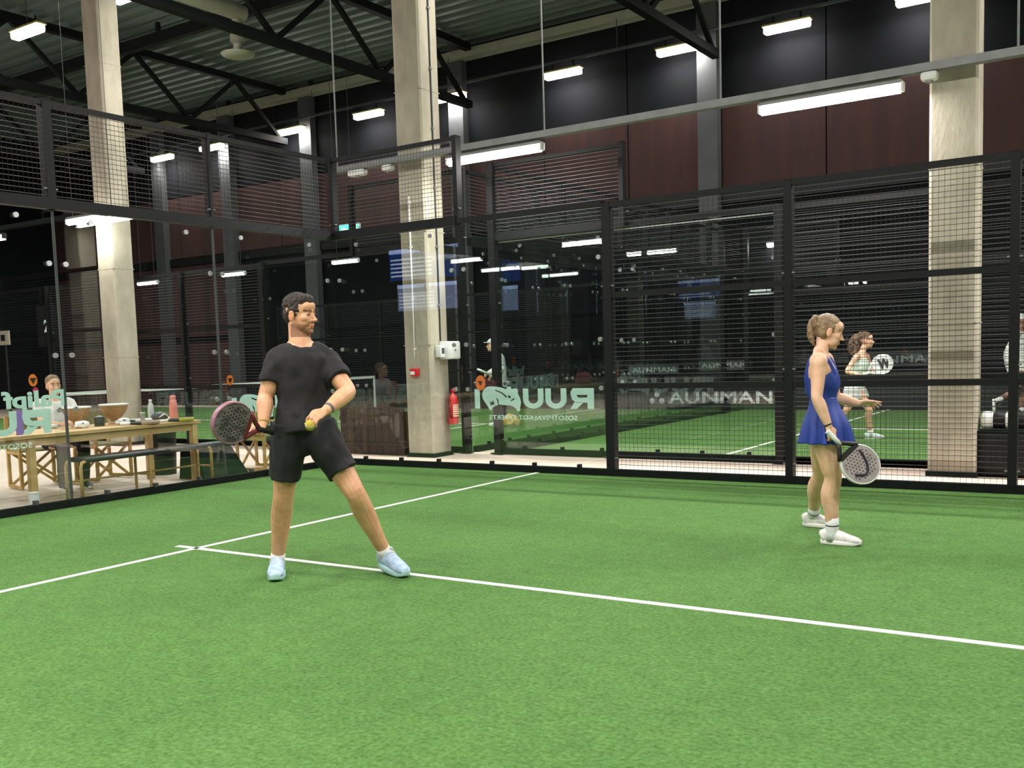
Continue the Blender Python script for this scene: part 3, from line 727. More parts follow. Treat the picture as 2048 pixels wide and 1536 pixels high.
# things on the table
def ontop(px, py, h):
    r = ray(px, py); return CAM + r*((.725+h-CAM.z)/r.z)
def ontable(px, py): # pixel -> table top point
    r = ray(px, py); return CAM + r*((.725-CAM.z)/r.z)
ZT = .725
def bowl(x, y, r, h, label):
    t = thing('bowl', (x, y, ZT), label, 'bowl', 'wooden bowls on the table')
    MB().lathe((x, y, ZT), [(.0, 0), (r*.4, 0), (r*.42, .012), (r*.25, .03), (r*.28, .055), (r*.55, h*.38), (r*.84, h*.68), (r, h), (r*.96, h), (r*.8, h*.68), (r*.45, h*.4), (0, h*.34)], 28).build('shell', m_rattan, t, sharp=60)
    MB().lathe((x, y, ZT), [(r*.97, h-.012), (r*1.02, h-.008), (r*1.02, h+.004), (r*.97, h+.006), (r*.95, h)], 28).build('rim', m_white, t, sharp=60)
bowl(-1.1, -3.17, .16, .225, 'tan bowl on the table next to the glass lettering')
bowl(-1.1, -2.68, .165, .23, 'tan bowl on the table just before the left pillar')
m_pinkb = mat('pink_bottle', srgb(226, 135, 125), .4, noise_amt=.04)
X, Y = -.79, -2.08
t = thing('water_bottle', (X, Y, ZT), 'tall pink water bottle near the right end of the table', 'bottle')
MB().lathe((X, Y, ZT), [(.0, 0), (.044, 0), (.05, .012), (.05, .13), (.044, .215), (.039, .24), (.03, .255)], 20).build('body', m_pinkb, t, sharp=50)
MB().lathe((X, Y, ZT), [(.032, .255), (.036, .26), (.036, .29), (.028, .302), (.0, .302)], 16).build('cap', m_pinkb, t, sharp=50)
X, Y = -1.15, -2.13
t = thing('water_bottle', (X, Y, ZT), 'clear bottle with white cap right of the left pillar', 'bottle')
MB().lathe((X, Y, ZT), [(.0, 0), (.036, 0), (.038, .13), (.032, .19), (.015, .225), (.015, .235)], 16).build('body', mat('pale_plastic', (.55, .6, .6), .2, noise_amt=.05), t, sharp=50)
MB().lathe((X, Y, ZT), [(.02, .23), (.02, .255), (.0, .257)], 12).build('cap', m_white, t, sharp=50)
m_steel = mat('brushed_cup', (.42, .42, .4), .35, .4, noise_amt=.1)
p = ontable(286, 846); X, Y = p.x, p.y
t = thing('cup', (X, Y, ZT), 'grey beaker standing at the front edge of the table', 'cup')
MB().lathe((X, Y, ZT), [(.0, 0), (.024, 0), (.029, .12), (.026, .12), (.021, .01), (0, .008)], 18).build('shell', m_steel, t, sharp=50)
MB().lathe((X, Y, ZT), [(.027, .115), (.031, .118), (.031, .124), (.026, .124)], 18).build('lip', m_white, t, sharp=50)
m_tin = mat('dark_green_tin', (.012, .03, .016), .4, noise_amt=.2)
X, Y = -.93, -3.0
t = thing('storage_tin', (X, Y, ZT), 'dark green tin between the two bowls', 'tin')
MB().lathe((X, Y, ZT), [(.0, 0), (.052, 0), (.056, .01), (.056, .09), (.052, .095)], 20).build('body', m_tin, t, sharp=40)
MB().lathe((X, Y, ZT), [(.058, .085), (.058, .102), (.04, .11), (.015, .12), (0, .121)], 20).build('lid', m_tin, t, sharp=40)
def blob(name, c, r, m, parent=None, loc=None, seed=0, amp=.2, n=2):
    bm = bmesh.new(); bmesh.ops.create_icosphere(bm, subdivisions=n, radius=1)
    bm.verts.index_update(); vs = []
    for v in bm.verts:
        k = 1+amp*noise.noise(v.co*1.7+V((seed*3.1, 0, 0)))
        p = V((v.co.x*r[0], v.co.y*r[1], max(v.co.z, -.72)*r[2]))*k
        vs.append(p)
    z0 = min(p.z for p in vs)
    fs = [tuple(v.index for v in f.verts) for f in bm.faces]; bm.free()
    return mk(name, [V((c[0]+p.x, c[1]+p.y, c[2]+p.z-z0)) for p in vs], fs, m, parent, True, loc)
def wrapped(x, y, label, seed):
    t = thing('snack_pack', (x, y, ZT), label, 'snack pack', 'packs on the table')
    blob('pack', (x, y, ZT), (.06, .085, .042), m_white, t, seed=seed, amp=.35, n=3)
    for k in range(3):
        MB().box((x+.035-.03*k, y-.03+.03*k, ZT+.056), (.05, .014, .012), .5+k).build('print_mark', m_tin, t)
wrapped(-.86, -3.27, 'white and green pack before the left bowl', 1)
wrapped(-.8, -2.78, 'white and green pack before the right bowl', 2)
X, Y = -1.2, -3.42
t = thing('napkin_roll', (X, Y, ZT), 'white rolled napkin left of the bowls', 'napkin')
MB().cyl((X, Y-.06, ZT+.025), (X, Y+.06, ZT+.025), .025, 14).build('roll', m_white, t, sharp=40)
MB().cyl((X, Y-.062, ZT+.025), (X, Y+.062, ZT+.025), .01, 8).build('core', m_wood, t, sharp=40)

# rackets lying on the table, built with the racket helper further below: see lay_racket()
m_bag = mat('grey_bag', (.08, .09, .095), .6, noise_amt=.3, nscale=20)
t = thing('racket_bag', (-1.15, -2.15, ZT), 'small dark grey bag at the right end of the table', 'bag')
blob('pouch', (-1.0, -2.12, ZT), (.08, .11, .06), m_bag, t, seed=5, amp=.15, n=3)
MB().tube([(-.94, -2.18, ZT+.04), (-.91, -2.12, ZT+.08), (-.94, -2.04, ZT+.04)], .008, 6).build('strap', m_white, t, smooth=True)
m_pinkbag = mat('pink_fabric', srgb(214, 120, 135), .7, noise_amt=.12, nscale=25)
t = thing('tote_bag', (-.9, -4.75, ZT), 'pink bag on the table at the left edge', 'bag')
blob('sack', (-.9, -4.78, ZT), (.16, .2, .15), m_pinkbag, t, seed=8, amp=.2, n=3)
MB().tube([(-.9, -4.7, ZT+.2), (-.9, -4.66, ZT+.3), (-.9, -4.56, ZT+.3), (-.9, -4.53, ZT+.18)], .01, 6).build('handle', m_pinkbag, t, smooth=True)

# black bin and dark sloped box near the right end of the table, brown board wall, yellow bag
t = thing('waste_bin', (-1.62, -1.6, 0), 'black bin with white rim beyond the right end of the table', 'bin')
MB().lathe((-1.62, -1.62, -.012), [(.0, 0), (.15, 0), (.18, .7), (.165, .7), (.14, .03), (0, .02)], 20).build('body', m_black, t, sharp=40)
MB().lathe((-1.62, -1.62, -.012), [(.165, .69), (.185, .69), (.185, .73), (.165, .73)], 20).build('rim', m_white, t, sharp=40)
m_dgreen = mat('dark_green_fabric', (.005, .016, .011), .85, spec=.15, noise_amt=.3, nscale=12)
t = thing('equipment_box', (-.95, -1.4, 0), 'dark green box with sloped front beside the bench end', 'box')
MB().add([V(q) for q in ((-.98, -1.9, -.01), (-.5, -1.9, -.01), (-.5, -1.2, -.01), (-.98, -1.2, -.01), (-.98, -1.86, .37), (-.72, -1.84, .37), (-.72, -1.3, .37), (-.98, -1.28, .37))],
    [(3,2,1,0),(4,5,6,7),(0,1,5,4),(1,2,6,5),(2,3,7,6),(3,0,4,7)]).build('body', m_dgreen, t)
MB().b2((-.985, -1.87, .37), (-.71, -1.27, .4)).build('lid', m_bag, t)
t = thing('plank_box', (-.5, 1.4, 0), 'dark brown plank box in the corridor left of the middle pillar', 'box')
for k in range(9):
    x0 = -1.12+k*.135
    MB().b2((x0+.002, 1.2, -.012), (x0+.132, 1.225, .67+.025*random.random())).build('plank', m_brown, t)
MB().b2((-1.12, 1.225, .02), (.09, 1.7, .62)).build('body', m_brown, t)
for z in (.12, .5): MB().b2((-1.12, 1.185, z), (.09, 1.2, z+.05)).build('batten', m_brown, t)
t = thing('sports_bag', (-1.35, 6.2, 0), 'small crumpled yellow bag on the turf beside the man in the cap', 'bag')
blob('sack', (-1.25, 6.1, 0), (.14, .14, .13), mat('yellow_fabric', srgb(240, 190, 90), .7, noise_amt=.15, nscale=25), t, seed=3, amp=.6, n=3)
MB().tube([(-1.3, 6.05, .16), (-1.25, 6.03, .25), (-1.18, 6.06, .16)], .01, 6).build('strap', m_white, t, smooth=True)

# padded bench with striped bolsters at the right edge
t = thing('storage_bench', (7.95, 1.33, 0), 'black storage bench beside the right pillar', 'bench')
MB().bevbox((8.15, 1.42, .215), (1.2, .4, .43), .02).build('body', m_black, t, sharp=40)
MB().bevbox((8.15, 1.42, .445), (1.22, .42, .03), .01).build('lid', m_base, t, sharp=40)
def bolster(x0, x1, y, label):
    t = thing('striped_bolster', ((x0+x1)/2, y, .46), label, 'cushion', 'striped bolsters on the black bench')
    n = int(round((x1-x0)/.115)); w_ = (x1-x0)/n
    for k in range(n):
        e = .02 if k in (0,) else 0
        MB().lathe((0, 0, 0), [(.06 if (k == 0 ) else .085, 0), (.092, .02), (.095, w_/2), (.092, w_-.02), (.06 if k == n-1 else .085, w_)], 20, ax=(1, 0, 0)).build('stripe', m_white if k % 2 == 0 else m_black, None, sharp=60)
        o = bpy.data.objects[-1] if False else col.objects[-1]
        o.parent = t; o.location = V((x0+k*w_, y, .46+.095))-OFF[t.name]
bolster(7.56, 8.02, 1.36, 'black and white striped bolster next to the right pillar')
bolster(8.05, 8.62, 1.36, 'black and white striped bolster at the right edge of the photo')

# court number sign and a framed notice far behind the back glass on the left
t = thing('number_sign', (-16.5, 1.0, 2.0), 'dark sign with the number 2 on the far left', 'sign')
c = at(93, 652, 22.0)
t.location = c; OFF[t.name] = c.copy()
MB().b2((c.x-.35, c.y, c.z-.45), (c.x+.35, c.y+.03, c.z+.45)).build('board', m_dark, t)
vs, fs = fit_text('2', .16, .27, .03); mk('numeral', place(vs, (c.x, c.y-.01, c.z), (1, 0, 0), (0, 0, 1)), fs, m_vin, t)
MB().cyl((c.x, c.y+.05, -.012), (c.x, c.y+.05, c.z+.4), .03, 10).build('stand', m_black, t, sharp=40)
c = at(6, 676, 20.0)
t = thing('notice_frame', c, 'small pale framed notice at the left edge', 'notice')
MB().b2((c.x-.2, c.y, c.z-.14), (c.x+.2, c.y+.03, c.z+.14)).build('frame', mat('frame_cream', srgb(150, 140, 128), .6, noise_amt=.05), t)
MB().b2((c.x-.07, c.y-.008, c.z-.06), (c.x+.07, c.y, c.z+.06)).build('picture', m_dark, t)
MB().cyl((c.x, c.y+.05, -.012), (c.x, c.y+.05, c.z+.1), .02, 8).build('stand', m_black, t, sharp=40)
t = thing('paper_cup', (-.42, -4.2, 0), 'white cup on the floor beside the table leg behind the glass', 'cup')
MB().lathe((-.36, -4.2, -.012), [(0, 0), (.045, 0), (.055, .16), (.05, .16), (.04, .01), (0, .008)], 18).build('shell', m_white, t, sharp=50)
MB().lathe((-.36, -4.2, -.012), [(.053, .155), (.058, .158), (.058, .166), (.05, .166)], 18).build('rim', m_white, t, sharp=50)
# ================================================================== FIGURE TOOLS
def cat_rom(pts, m):
    """Catmull-Rom resampling of tuples"""
    out = []; n = len(pts)
    for i in range(n-1):
        p0, p1, p2, p3 = pts[max(i-1, 0)], pts[i], pts[i+1], pts[min(i+2, n-1)]
        for k in range(m):
            t = k/m
            out.append(tuple(.5*((2*b)+(-a+c)*t+(2*a-5*b+4*c-d)*t*t+(-a+3*b-3*c+d)*t**3) for a, b, c, d in zip(p0, p1, p2, p3)))
    out.append(tuple(pts[-1])); return out
class Body:
    def __init__(s): s.v = []; s.f = []
    def add(s, vs, fs):
        b = len(s.v); s.v += [V(v) for v in vs]; s.f += [tuple(i+b for i in f) for f in fs]
    def loft(s, st, lat, n=20, m=4, flip=False, fold=None, caps=True):
        """st: list of (center, a, b) ; a along lat, b across"""
        rows = cat_rom([(*V(c), a, b) for c, a, b in st], m)
        vs = []; fs = []; R = len(rows)
        for i, r in enumerate(rows):
            c = V(r[:3]); d = (V(rows[min(i+1, R-1)][:3])-V(rows[max(i-1, 0)][:3])).normalized()
            x = (V(lat)-d*V(lat).dot(d)).normalized(); y = d.cross(x)
            for k in range(n):
                th = 2*math.pi*k/n; g = 1.0
                if fold: g = 1+fold(i/(R-1), th)
                vs.append(c+(x*math.cos(th)*r[3]+y*math.sin(th)*r[4])*g)
        for i in range(R-1):
            fs += [(i*n+k, i*n+(k+1) % n, (i+1)*n+(k+1) % n, (i+1)*n+k) for k in range(n)]
        if caps: fs += [tuple(range(n-1, -1, -1)), tuple(range((R-1)*n, R*n))]
        s.add(vs, fs)
    def limb(s, pts, rads, ref=None, n=14, m=5):
        ref = ref or (V(pts[-1])-V(pts[0])).orthogonal()
        st = [(p, r if not isinstance(r, tuple) else r[0], r if not isinstance(r, tuple) else r[1]) for p, r in zip(pts, rads)]
        # rounded ends
        d0 = (V(pts[0])-V(pts[1])).normalized(); d1 = (V(pts[-1])-V(pts[-2])).normalized()
        s.loft(st, ref, n, m)
        for p, d, (q, a, b) in ((V(pts[0]), d0, st[0]), (V(pts[-1]), d1, st[-1])):
            s.ell(p, (min(a, b),)*3)
    def ell(s, c, r, ax=None, n=10):
        vs = []; fs = []; ax = ax or (V((1, 0, 0)), V((0, 1, 0)), V((0, 0, 1)))
        for i in range(1, n):
            ph = math.pi*i/n
            for k in range(2*n):
                th = math.pi*k/n
                vs.append(V(c)+ax[0]*r[0]*math.sin(ph)*math.cos(th)+ax[1]*r[1]*math.sin(ph)*math.sin(th)+ax[2]*r[2]*math.cos(ph))
        vs += [V(c)+ax[2]*r[2], V(c)-ax[2]*r[2]]; T, Bt = len(vs)-2, len(vs)-1; w2 = 2*n
        for i in range(n-2):
            fs += [(i*w2+k, (i+1)*w2+k, (i+1)*w2+(k+1) % w2, i*w2+(k+1) % w2) for k in range(w2)]
        fs += [(T, k, (k+1) % w2) for k in range(w2)] + [(Bt, (n-2)*w2+(k+1) % w2, (n-2)*w2+k) for k in range(w2)]
        s.add(vs, fs)
    def solid(s, voxel, it=4, fac=.5):
        me = bpy.data.meshes.new('tmp'); me.from_pydata([tuple(v) for v in s.v], [], s.f)
        bm = bmesh.new(); bm.from_mesh(me); bmesh.ops.recalc_face_normals(bm, faces=bm.faces); bm.to_mesh(me); bm.free()
        ob = bpy.data.objects.new('tmp', me); col.objects.link(ob)
        r = ob.modifiers.new('r', 'REMESH'); r.mode = 'VOXEL'; r.voxel_size = voxel
        k = ob.modifiers.new('s', 'SMOOTH'); k.factor = fac; k.iterations = it
        dg = bpy.context.evaluated_depsgraph_get()
        m2 = bpy.data.meshes.new_from_object(ob.evaluated_get(dg))
        vs = [v.co.copy() for v in m2.vertices]; fs = [tuple(p.vertices) for p in m2.polygons]
        bpy.data.objects.remove(ob); bpy.data.meshes.remove(me); bpy.data.meshes.remove(m2)
        return vs, fs
def wrinkle(vs, amp, sc, sd=0, st=(1, 1, 1)):
    out = []
    for v in vs:
        q = V((v.x*st[0], v.y*st[1], v.z*st[2]))*sc+V((sd, sd*2, 0))
        out.append(v+noise.noise_vector(q)*amp)
    return out

class Frame:
    def __init__(s, o, f, u):
        s.o = V(o); s.z = V(u).normalized(); s.x = (V(f)-s.z*V(f).dot(s.z)).normalized(); s.y = s.z.cross(s.x)
    def __call__(s, x, y, z): return s.o+s.x*x+s.y*y+s.z*z
    def loc(s, p): d = V(p)-s.o; return V((d.dot(s.x), d.dot(s.y), d.dot(s.z)))
    def ax(s): return (s.x, s.y, s.z)

def head(B, F, s=1.0, female=False):
    """adds a head to Body B. F: Frame at the head centre (x forward, y to its left, z up)"""
    A = F.ax(); e = lambda c, r: B.ell(F(*[q*s for q in c]), [q*s for q in r], A, 12)
    e((-.014, 0, .036), (.098, .076, .086)); e((.024, 0, -.025), (.066, .062, .088))
    if female: e((.036, 0, -.083), (.044, .042, .032)); e((.069, 0, -.1), (.015, .017, .015))
    else: e((.034, 0, -.084), (.05, .05, .035)); e((.07, 0, -.101), (.018, .023, .018))
    e((.073, 0, .023), (.018, .048, .011)); e((.06, 0, .05), (.032, .055, .04))
    for y in (-1, 1):
        e((.05, y*.043, -.022), (.028, .02, .026)); e((-.012, y*.079, -.012), (.021, .009, .033)); e((-.012, y*.083, .012), (.017, .006, .011))
        e(((.096 if female else .099), y*.0105, -.036), ((.008 if female else .011), .0075, .007)); e((.028, y*.044, -.06), (.042, .016, .038))
        e((.076, y*.031, .004), (.012, .0155, .009))
    B.limb([F(.082*s, 0, .016*s), F(.094*s, 0, -.01*s), F((.111 if female else .111)*s, 0, -.032*s)], [.007*s, .009*s, (.0098 if female else .011)*s], n=10)
    e((.084, 0, -.061), (.013, .022, .0075)); e((.081, 0, -.0725), (.012, .019, .0075))

def hand(B, w, d, nrm, side, s=1.0, curl=(.5, .5, .5, .5), thumb=.5, spread=.1, thumb_out=.75):
    """w wrist, d direction to the knuckles, nrm out of the back of the hand, side = towards the thumb"""
    d = V(d).normalized(); nrm = V(nrm); nrm = (nrm-d*nrm.dot(d)).normalized()
    lat = V(side); lat = (lat-d*lat.dot(d)-nrm*lat.dot(nrm)).normalized()
    B.loft([(w, .026*s, .021*s), (w+d*.03*s, .033*s, .02*s), (w+d*.065*s, .041*s, .0165*s), (w+d*.09*s, .041*s, .014*s)], lat, 14, 3)
    L = [(.03, .074), (.01, .082), (-.011, .077), (-.03, .06)]
    for (off, ln), c in zip(L, curl):
        p = w+d*.088*s+lat*off*s; dd = (d+lat*spread*off/.03).normalized(); pts = [w+d*.06*s+lat*off*.9*s, p]; a = 0
        for seg, k in ((.45, .8), (.3, 1.1), (.25, .7)):
            a += c*k; v = dd*math.cos(a)-nrm*math.sin(a); p = p+v*ln*seg*s; pts.append(p)
        B.limb(pts, [.0095*s, .0092*s, .0085*s, .0078*s, .007*s], nrm, 10, 3)
    b = w+d*.025*s+lat*.022*s
    v0 = (d*.75+lat*thumb_out-nrm*.25*thumb).normalized(); v1 = (d+lat*(.3-.5*thumb)-nrm*.6*thumb).normalized()
    B.limb([b, b+v0*.04*s, b+v0*.04*s+v1*.03*s, b+v0*.04*s+v1*.055*s], [.0145*s, .0115*s, .0098*s, .008*s], nrm, 10, 3)

def paint(o, fn):
    me = o.data; a = me.color_attributes.new('tone', 'FLOAT_COLOR', 'POINT'); off = OFF[o.name]
    buf = []
    for v in me.vertices: buf += [*fn(v.co+off), 1.0]
    a.data.foreach_set('color', buf)
def face_paint(F, s, lips=(.95, .68, .66), brow=(.25, .2, .18), beard=None, eye=True):
    def fn(p):
        q = F.loc(p)/s
        if abs(q.x) > .16 or abs(q.y) > .13 or abs(q.z) > .17: return (1, 1, 1)
        x, y, z = q
        if x > .07 and abs(z+.067) < .011 and abs(y) < .023: return lips
        if x > .05 and abs(z-(.027-abs(abs(y)-.03)*.2)) < .006 and .01 < abs(y) < .052: return brow
        if eye and x > .062 and ((abs(y)-.031)/.0145)**2+((z-.004)/.0065)**2 < 1:
            return (.09, .07, .06) if abs(abs(y)-.033) < .006 else (.85, .9, .95)
        if x > .05 and ((abs(y)-.031)/.018)**2+((z-.006)/.012)**2 < 1: return (.72, .66, .64)
        if beard:
            k = 0
            if z < -.045 and x > -.03: k = min(1, (-.045-z)/.02)
            if x > .075 and -.058 < z < -.042 and abs(y) < .034: k = .8
            if k > 0 and q.z > -.135: return tuple(1+(b-1)*k for b in beard)
        if abs(y) > .074 and x < .03: return (1, .86, .84)
        return (1, 1, 1)
    return fn
def eyes(F, s, root, iris):
    pass

def shoe(root, heel, toe, up, s, m_up, m_sole, m_lace, ank, L=None):
    """heel/toe: bottom points of the shoe"""
    heel, toe, up = V(heel), V(toe), V(up).normalized()
    d = (toe-heel); L = d.length; d.normalize(); up = (up-d*up.dot(d)).normalized(); lat = up.cross(d)
    q = lambda x, z, y=0: heel+d*(x*L)+up*(z*s)+lat*y*s
    B = Body()
    B.loft([(q(.0, .05), .026*s, .036*s), (q(.06, .055), .034*s, .05*s), (q(.25, .06), .037*s, .055*s), (q(.45, .055), .039*s, .047*s), (q(.65, .045), .045*s, .036*s), (q(.85, .036), .043*s, .026*s), (q(.97, .03), .03*s, .018*s)], lat, 18, 3)
    B.loft([(q(.12, .05), .034*s, .05*s), (q(.17, .072), .036*s, .048*s), (q(.18, .09), .035*s, .046*s)], d.cross(up), 16, 3)
    vs, fs = B.solid(.006*s, 3); o = mk('shoe', wrinkle(vs, .002, 30), fs, m_up, root, True)
    S = Body()
    out = []
    for k in range(28):
        th = 2*math.pi*k/28; c, sn = math.cos(th), math.sin(th)
        x = .5-.52*c; wd = (.036+.011*min(1, x*1.6))*(abs(sn)**.7)*(1 if sn > 0 else -1)
        out.append((x, wd))
    vs2 = []; n = 28
    for z, g in ((0, .94), (.008, 1.0), (.026, 1.02), (.03, .97)):
        vs2 += [q(.5+(x-.5)*(.97+.03*g), z+(.012 if x > .85 else 0)*(x-.85)/.15, y*g) for x, y in out]
    fs2 = [(i*n+k, i*n+(k+1) % n, (i+1)*n+(k+1) % n, (i+1)*n+k) for i in range(3) for k in range(n)]+[tuple(range(n-1, -1, -1)), tuple(range(3*n, 4*n))]
    mk('sole', vs2, fs2, m_sole, o, True)
    for k in range(4):
        x = .30+.09*k; z = .125-.017*k
        MB().tube([q(x, z-.014, -.027), q(x+.02, z-.0, -.01), q(x+.03, z, .01), q(x+.03, z-.016, .027)], .0045*s, 6).build('lace', m_lace, o, smooth=True)
    return o

def racket(root, butt, d, nrm, s, m_face, m_frame, m_thr, m_grip, m_hole=None, L=.455):
    """butt: end of handle, d: towards the tip, nrm: face normal"""
    d = V(d).normalized(); nrm = V(nrm); nrm = (nrm-d*nrm.dot(d)).normalized(); x = d.cross(nrm)
    q = lambda a, b, c=0: V(butt)+x*a*s+d*b*s+nrm*c*s
    hc = .312
    half = cat_rom([(.014, .115), (.028, .14), (.058, .172), (.092, .212), (.121, .262), (.129, .315), (.119, .368), (.09, .414), (.047, .445), (0, .455)], 4)
    out = half+[(-a, b) for a, b in half[-2::-1]]
    MB().tube([q(0, 0), q(0, .008), q(0, .06), q(0, .125)], [.0195*s, .0175*s, .0165*s, .0165*s], 12).build('grip', m_grip, root, smooth=True)
    inn = [(a*.96, hc+(b-hc)*.96) for a, b in out if b >= .205]
    n = len(inn)
    vs = [q(a, b, z) for z in (-.0165, .0165) for a, b in inn]+[q(0, hc, -.017), q(0, hc, .017)]
    fs = [(k, (k+1) % n, n+(k+1) % n, n+k) for k in range(n)]+[(2*n, (k+1) % n, k) for k in range(n)]+[(2*n+1, n+k, n+(k+1) % n) for k in range(n)]
    face = MB().add(vs, fs).build('face', m_face, root)
    def rim(pts, m, name):
        prof = [(-.018, .93), (-.0188, .97), (-.011, 1.0), (.011, 1.0), (.0188, .97), (.018, .93)]
        vs = []; P_ = len(prof); n = len(pts)
        for a, b in pts:
            for z, g in prof: vs.append(q(a*g, hc+(b-hc)*(g if b > .2 else 1), z))
        fs = [(i*P_+k, i*P_+(k+1) % P_, (i+1)*P_+(k+1) % P_, (i+1)*P_+k) for i in range(n-1) for k in range(P_)]
        fs += [tuple(range(P_)), tuple(range((n-1)*P_, n*P_))]
        MB().add(vs, fs).build(name, m, root, smooth=True)
    rim([p for p in out if p[1] >= .2], m_frame, 'frame')
    for sg in (-1, 1):
        MB().tube([q(sg*a, b) for a, b in ((.008, .112), (.024, .138), (.05, .168), (.084, .206))], [.014*s, .0145*s, .0155*s, .0165*s], 10).build('throat_arm', m_thr, root, smooth=True)
    MB().add([q(a, b, z) for z in (-.0155, .0155) for a, b in ((-.088, .212), (-.055, .19), (0, .183), (.055, .19), (.088, .212), (.05, .232), (0, .238), (-.05, .232))],
             [tuple(range(7, -1, -1)), tuple(range(8, 16))]+[(k, (k+1) % 8, 8+(k+1) % 8, 8+k) for k in range(8)]).build('throat_bridge', m_thr, root)
    if m_hole:
        mb = MB()
        for i in range(-4, 5):
            for j in range(-4, 5):
                a, b = i*.022+(.011 if j % 2 else 0), j*.021
                if (a/.1)**2+(b/.1)**2 < 1:
                    for z in (-.0182, .0182): mb.cyl(q(a, hc+b, z-.0003), q(a, hc+b, z+.0003), .0055*s, 8)
        h = mb.build('holes', m_hole, face); h['kind'] = 'stuff'
    return face, q

m_hairM = mat('dark_brown_hair', (.045, .03, .022), .6, c2=(.02, .014, .01), nscale=60, bump=.8, bscale=140, stretch=(1, 1, .4))
m_hairW = mat('dark_blond_hair', (.34, .225, .12), .45, c2=(.19, .12, .065), nscale=50, bump=.6, bscale=120, stretch=(1, 1, .3))
m_hairC = mat('curly_blond_hair', (.24, .14, .07), .55, c2=(.07, .04, .025), nscale=40, bump=1.0, bscale=60)
m_bcloth = mat('black_jersey', (.013, .012, .014), .85, noise_amt=.25, nscale=14, bump=.15, bscale=300)
m_bcloth2 = mat('black_shorts', (.008, .008, .010), .8, noise_amt=.25, nscale=10, bump=.15, bscale=300)
m_sock = mat('white_sock', (.75, .76, .76), .9, noise_amt=.06, nscale=60, bump=.3, bscale=200)
m_blue = mat('royal_blue_jersey', (.012, .045, .30), .6, c2=(.008, .03, .22), nscale=7, bump=.1, bscale=300)
m_shoeB = mat('pale_blue_shoe', srgb(180, 200, 224), .6, c2=srgb(150, 172, 200), nscale=30, bump=.2, bscale=160)
m_soleB = mat('pale_teal_sole', srgb(180, 215, 215), .5, noise_amt=.08)
m_shoeW = mat('white_shoe', srgb(232, 230, 224), .55, c2=srgb(205, 203, 200), nscale=24, bump=.15, bscale=140)
m_soleW = mat('white_sole', srgb(236, 234, 226), .5, noise_amt=.05)
m_ball = mat('yellow_felt', (.62, .48, .06), .95, noise_amt=.1, nscale=60, bump=.5, bscale=300)
sk_man = skin_mat('tan_skin', (.72, .385, .215)); sk_wom = skin_mat('light_skin', (.82, .50, .33)); sk_dark = skin_mat('brown_skin', (.26, .13, .075))

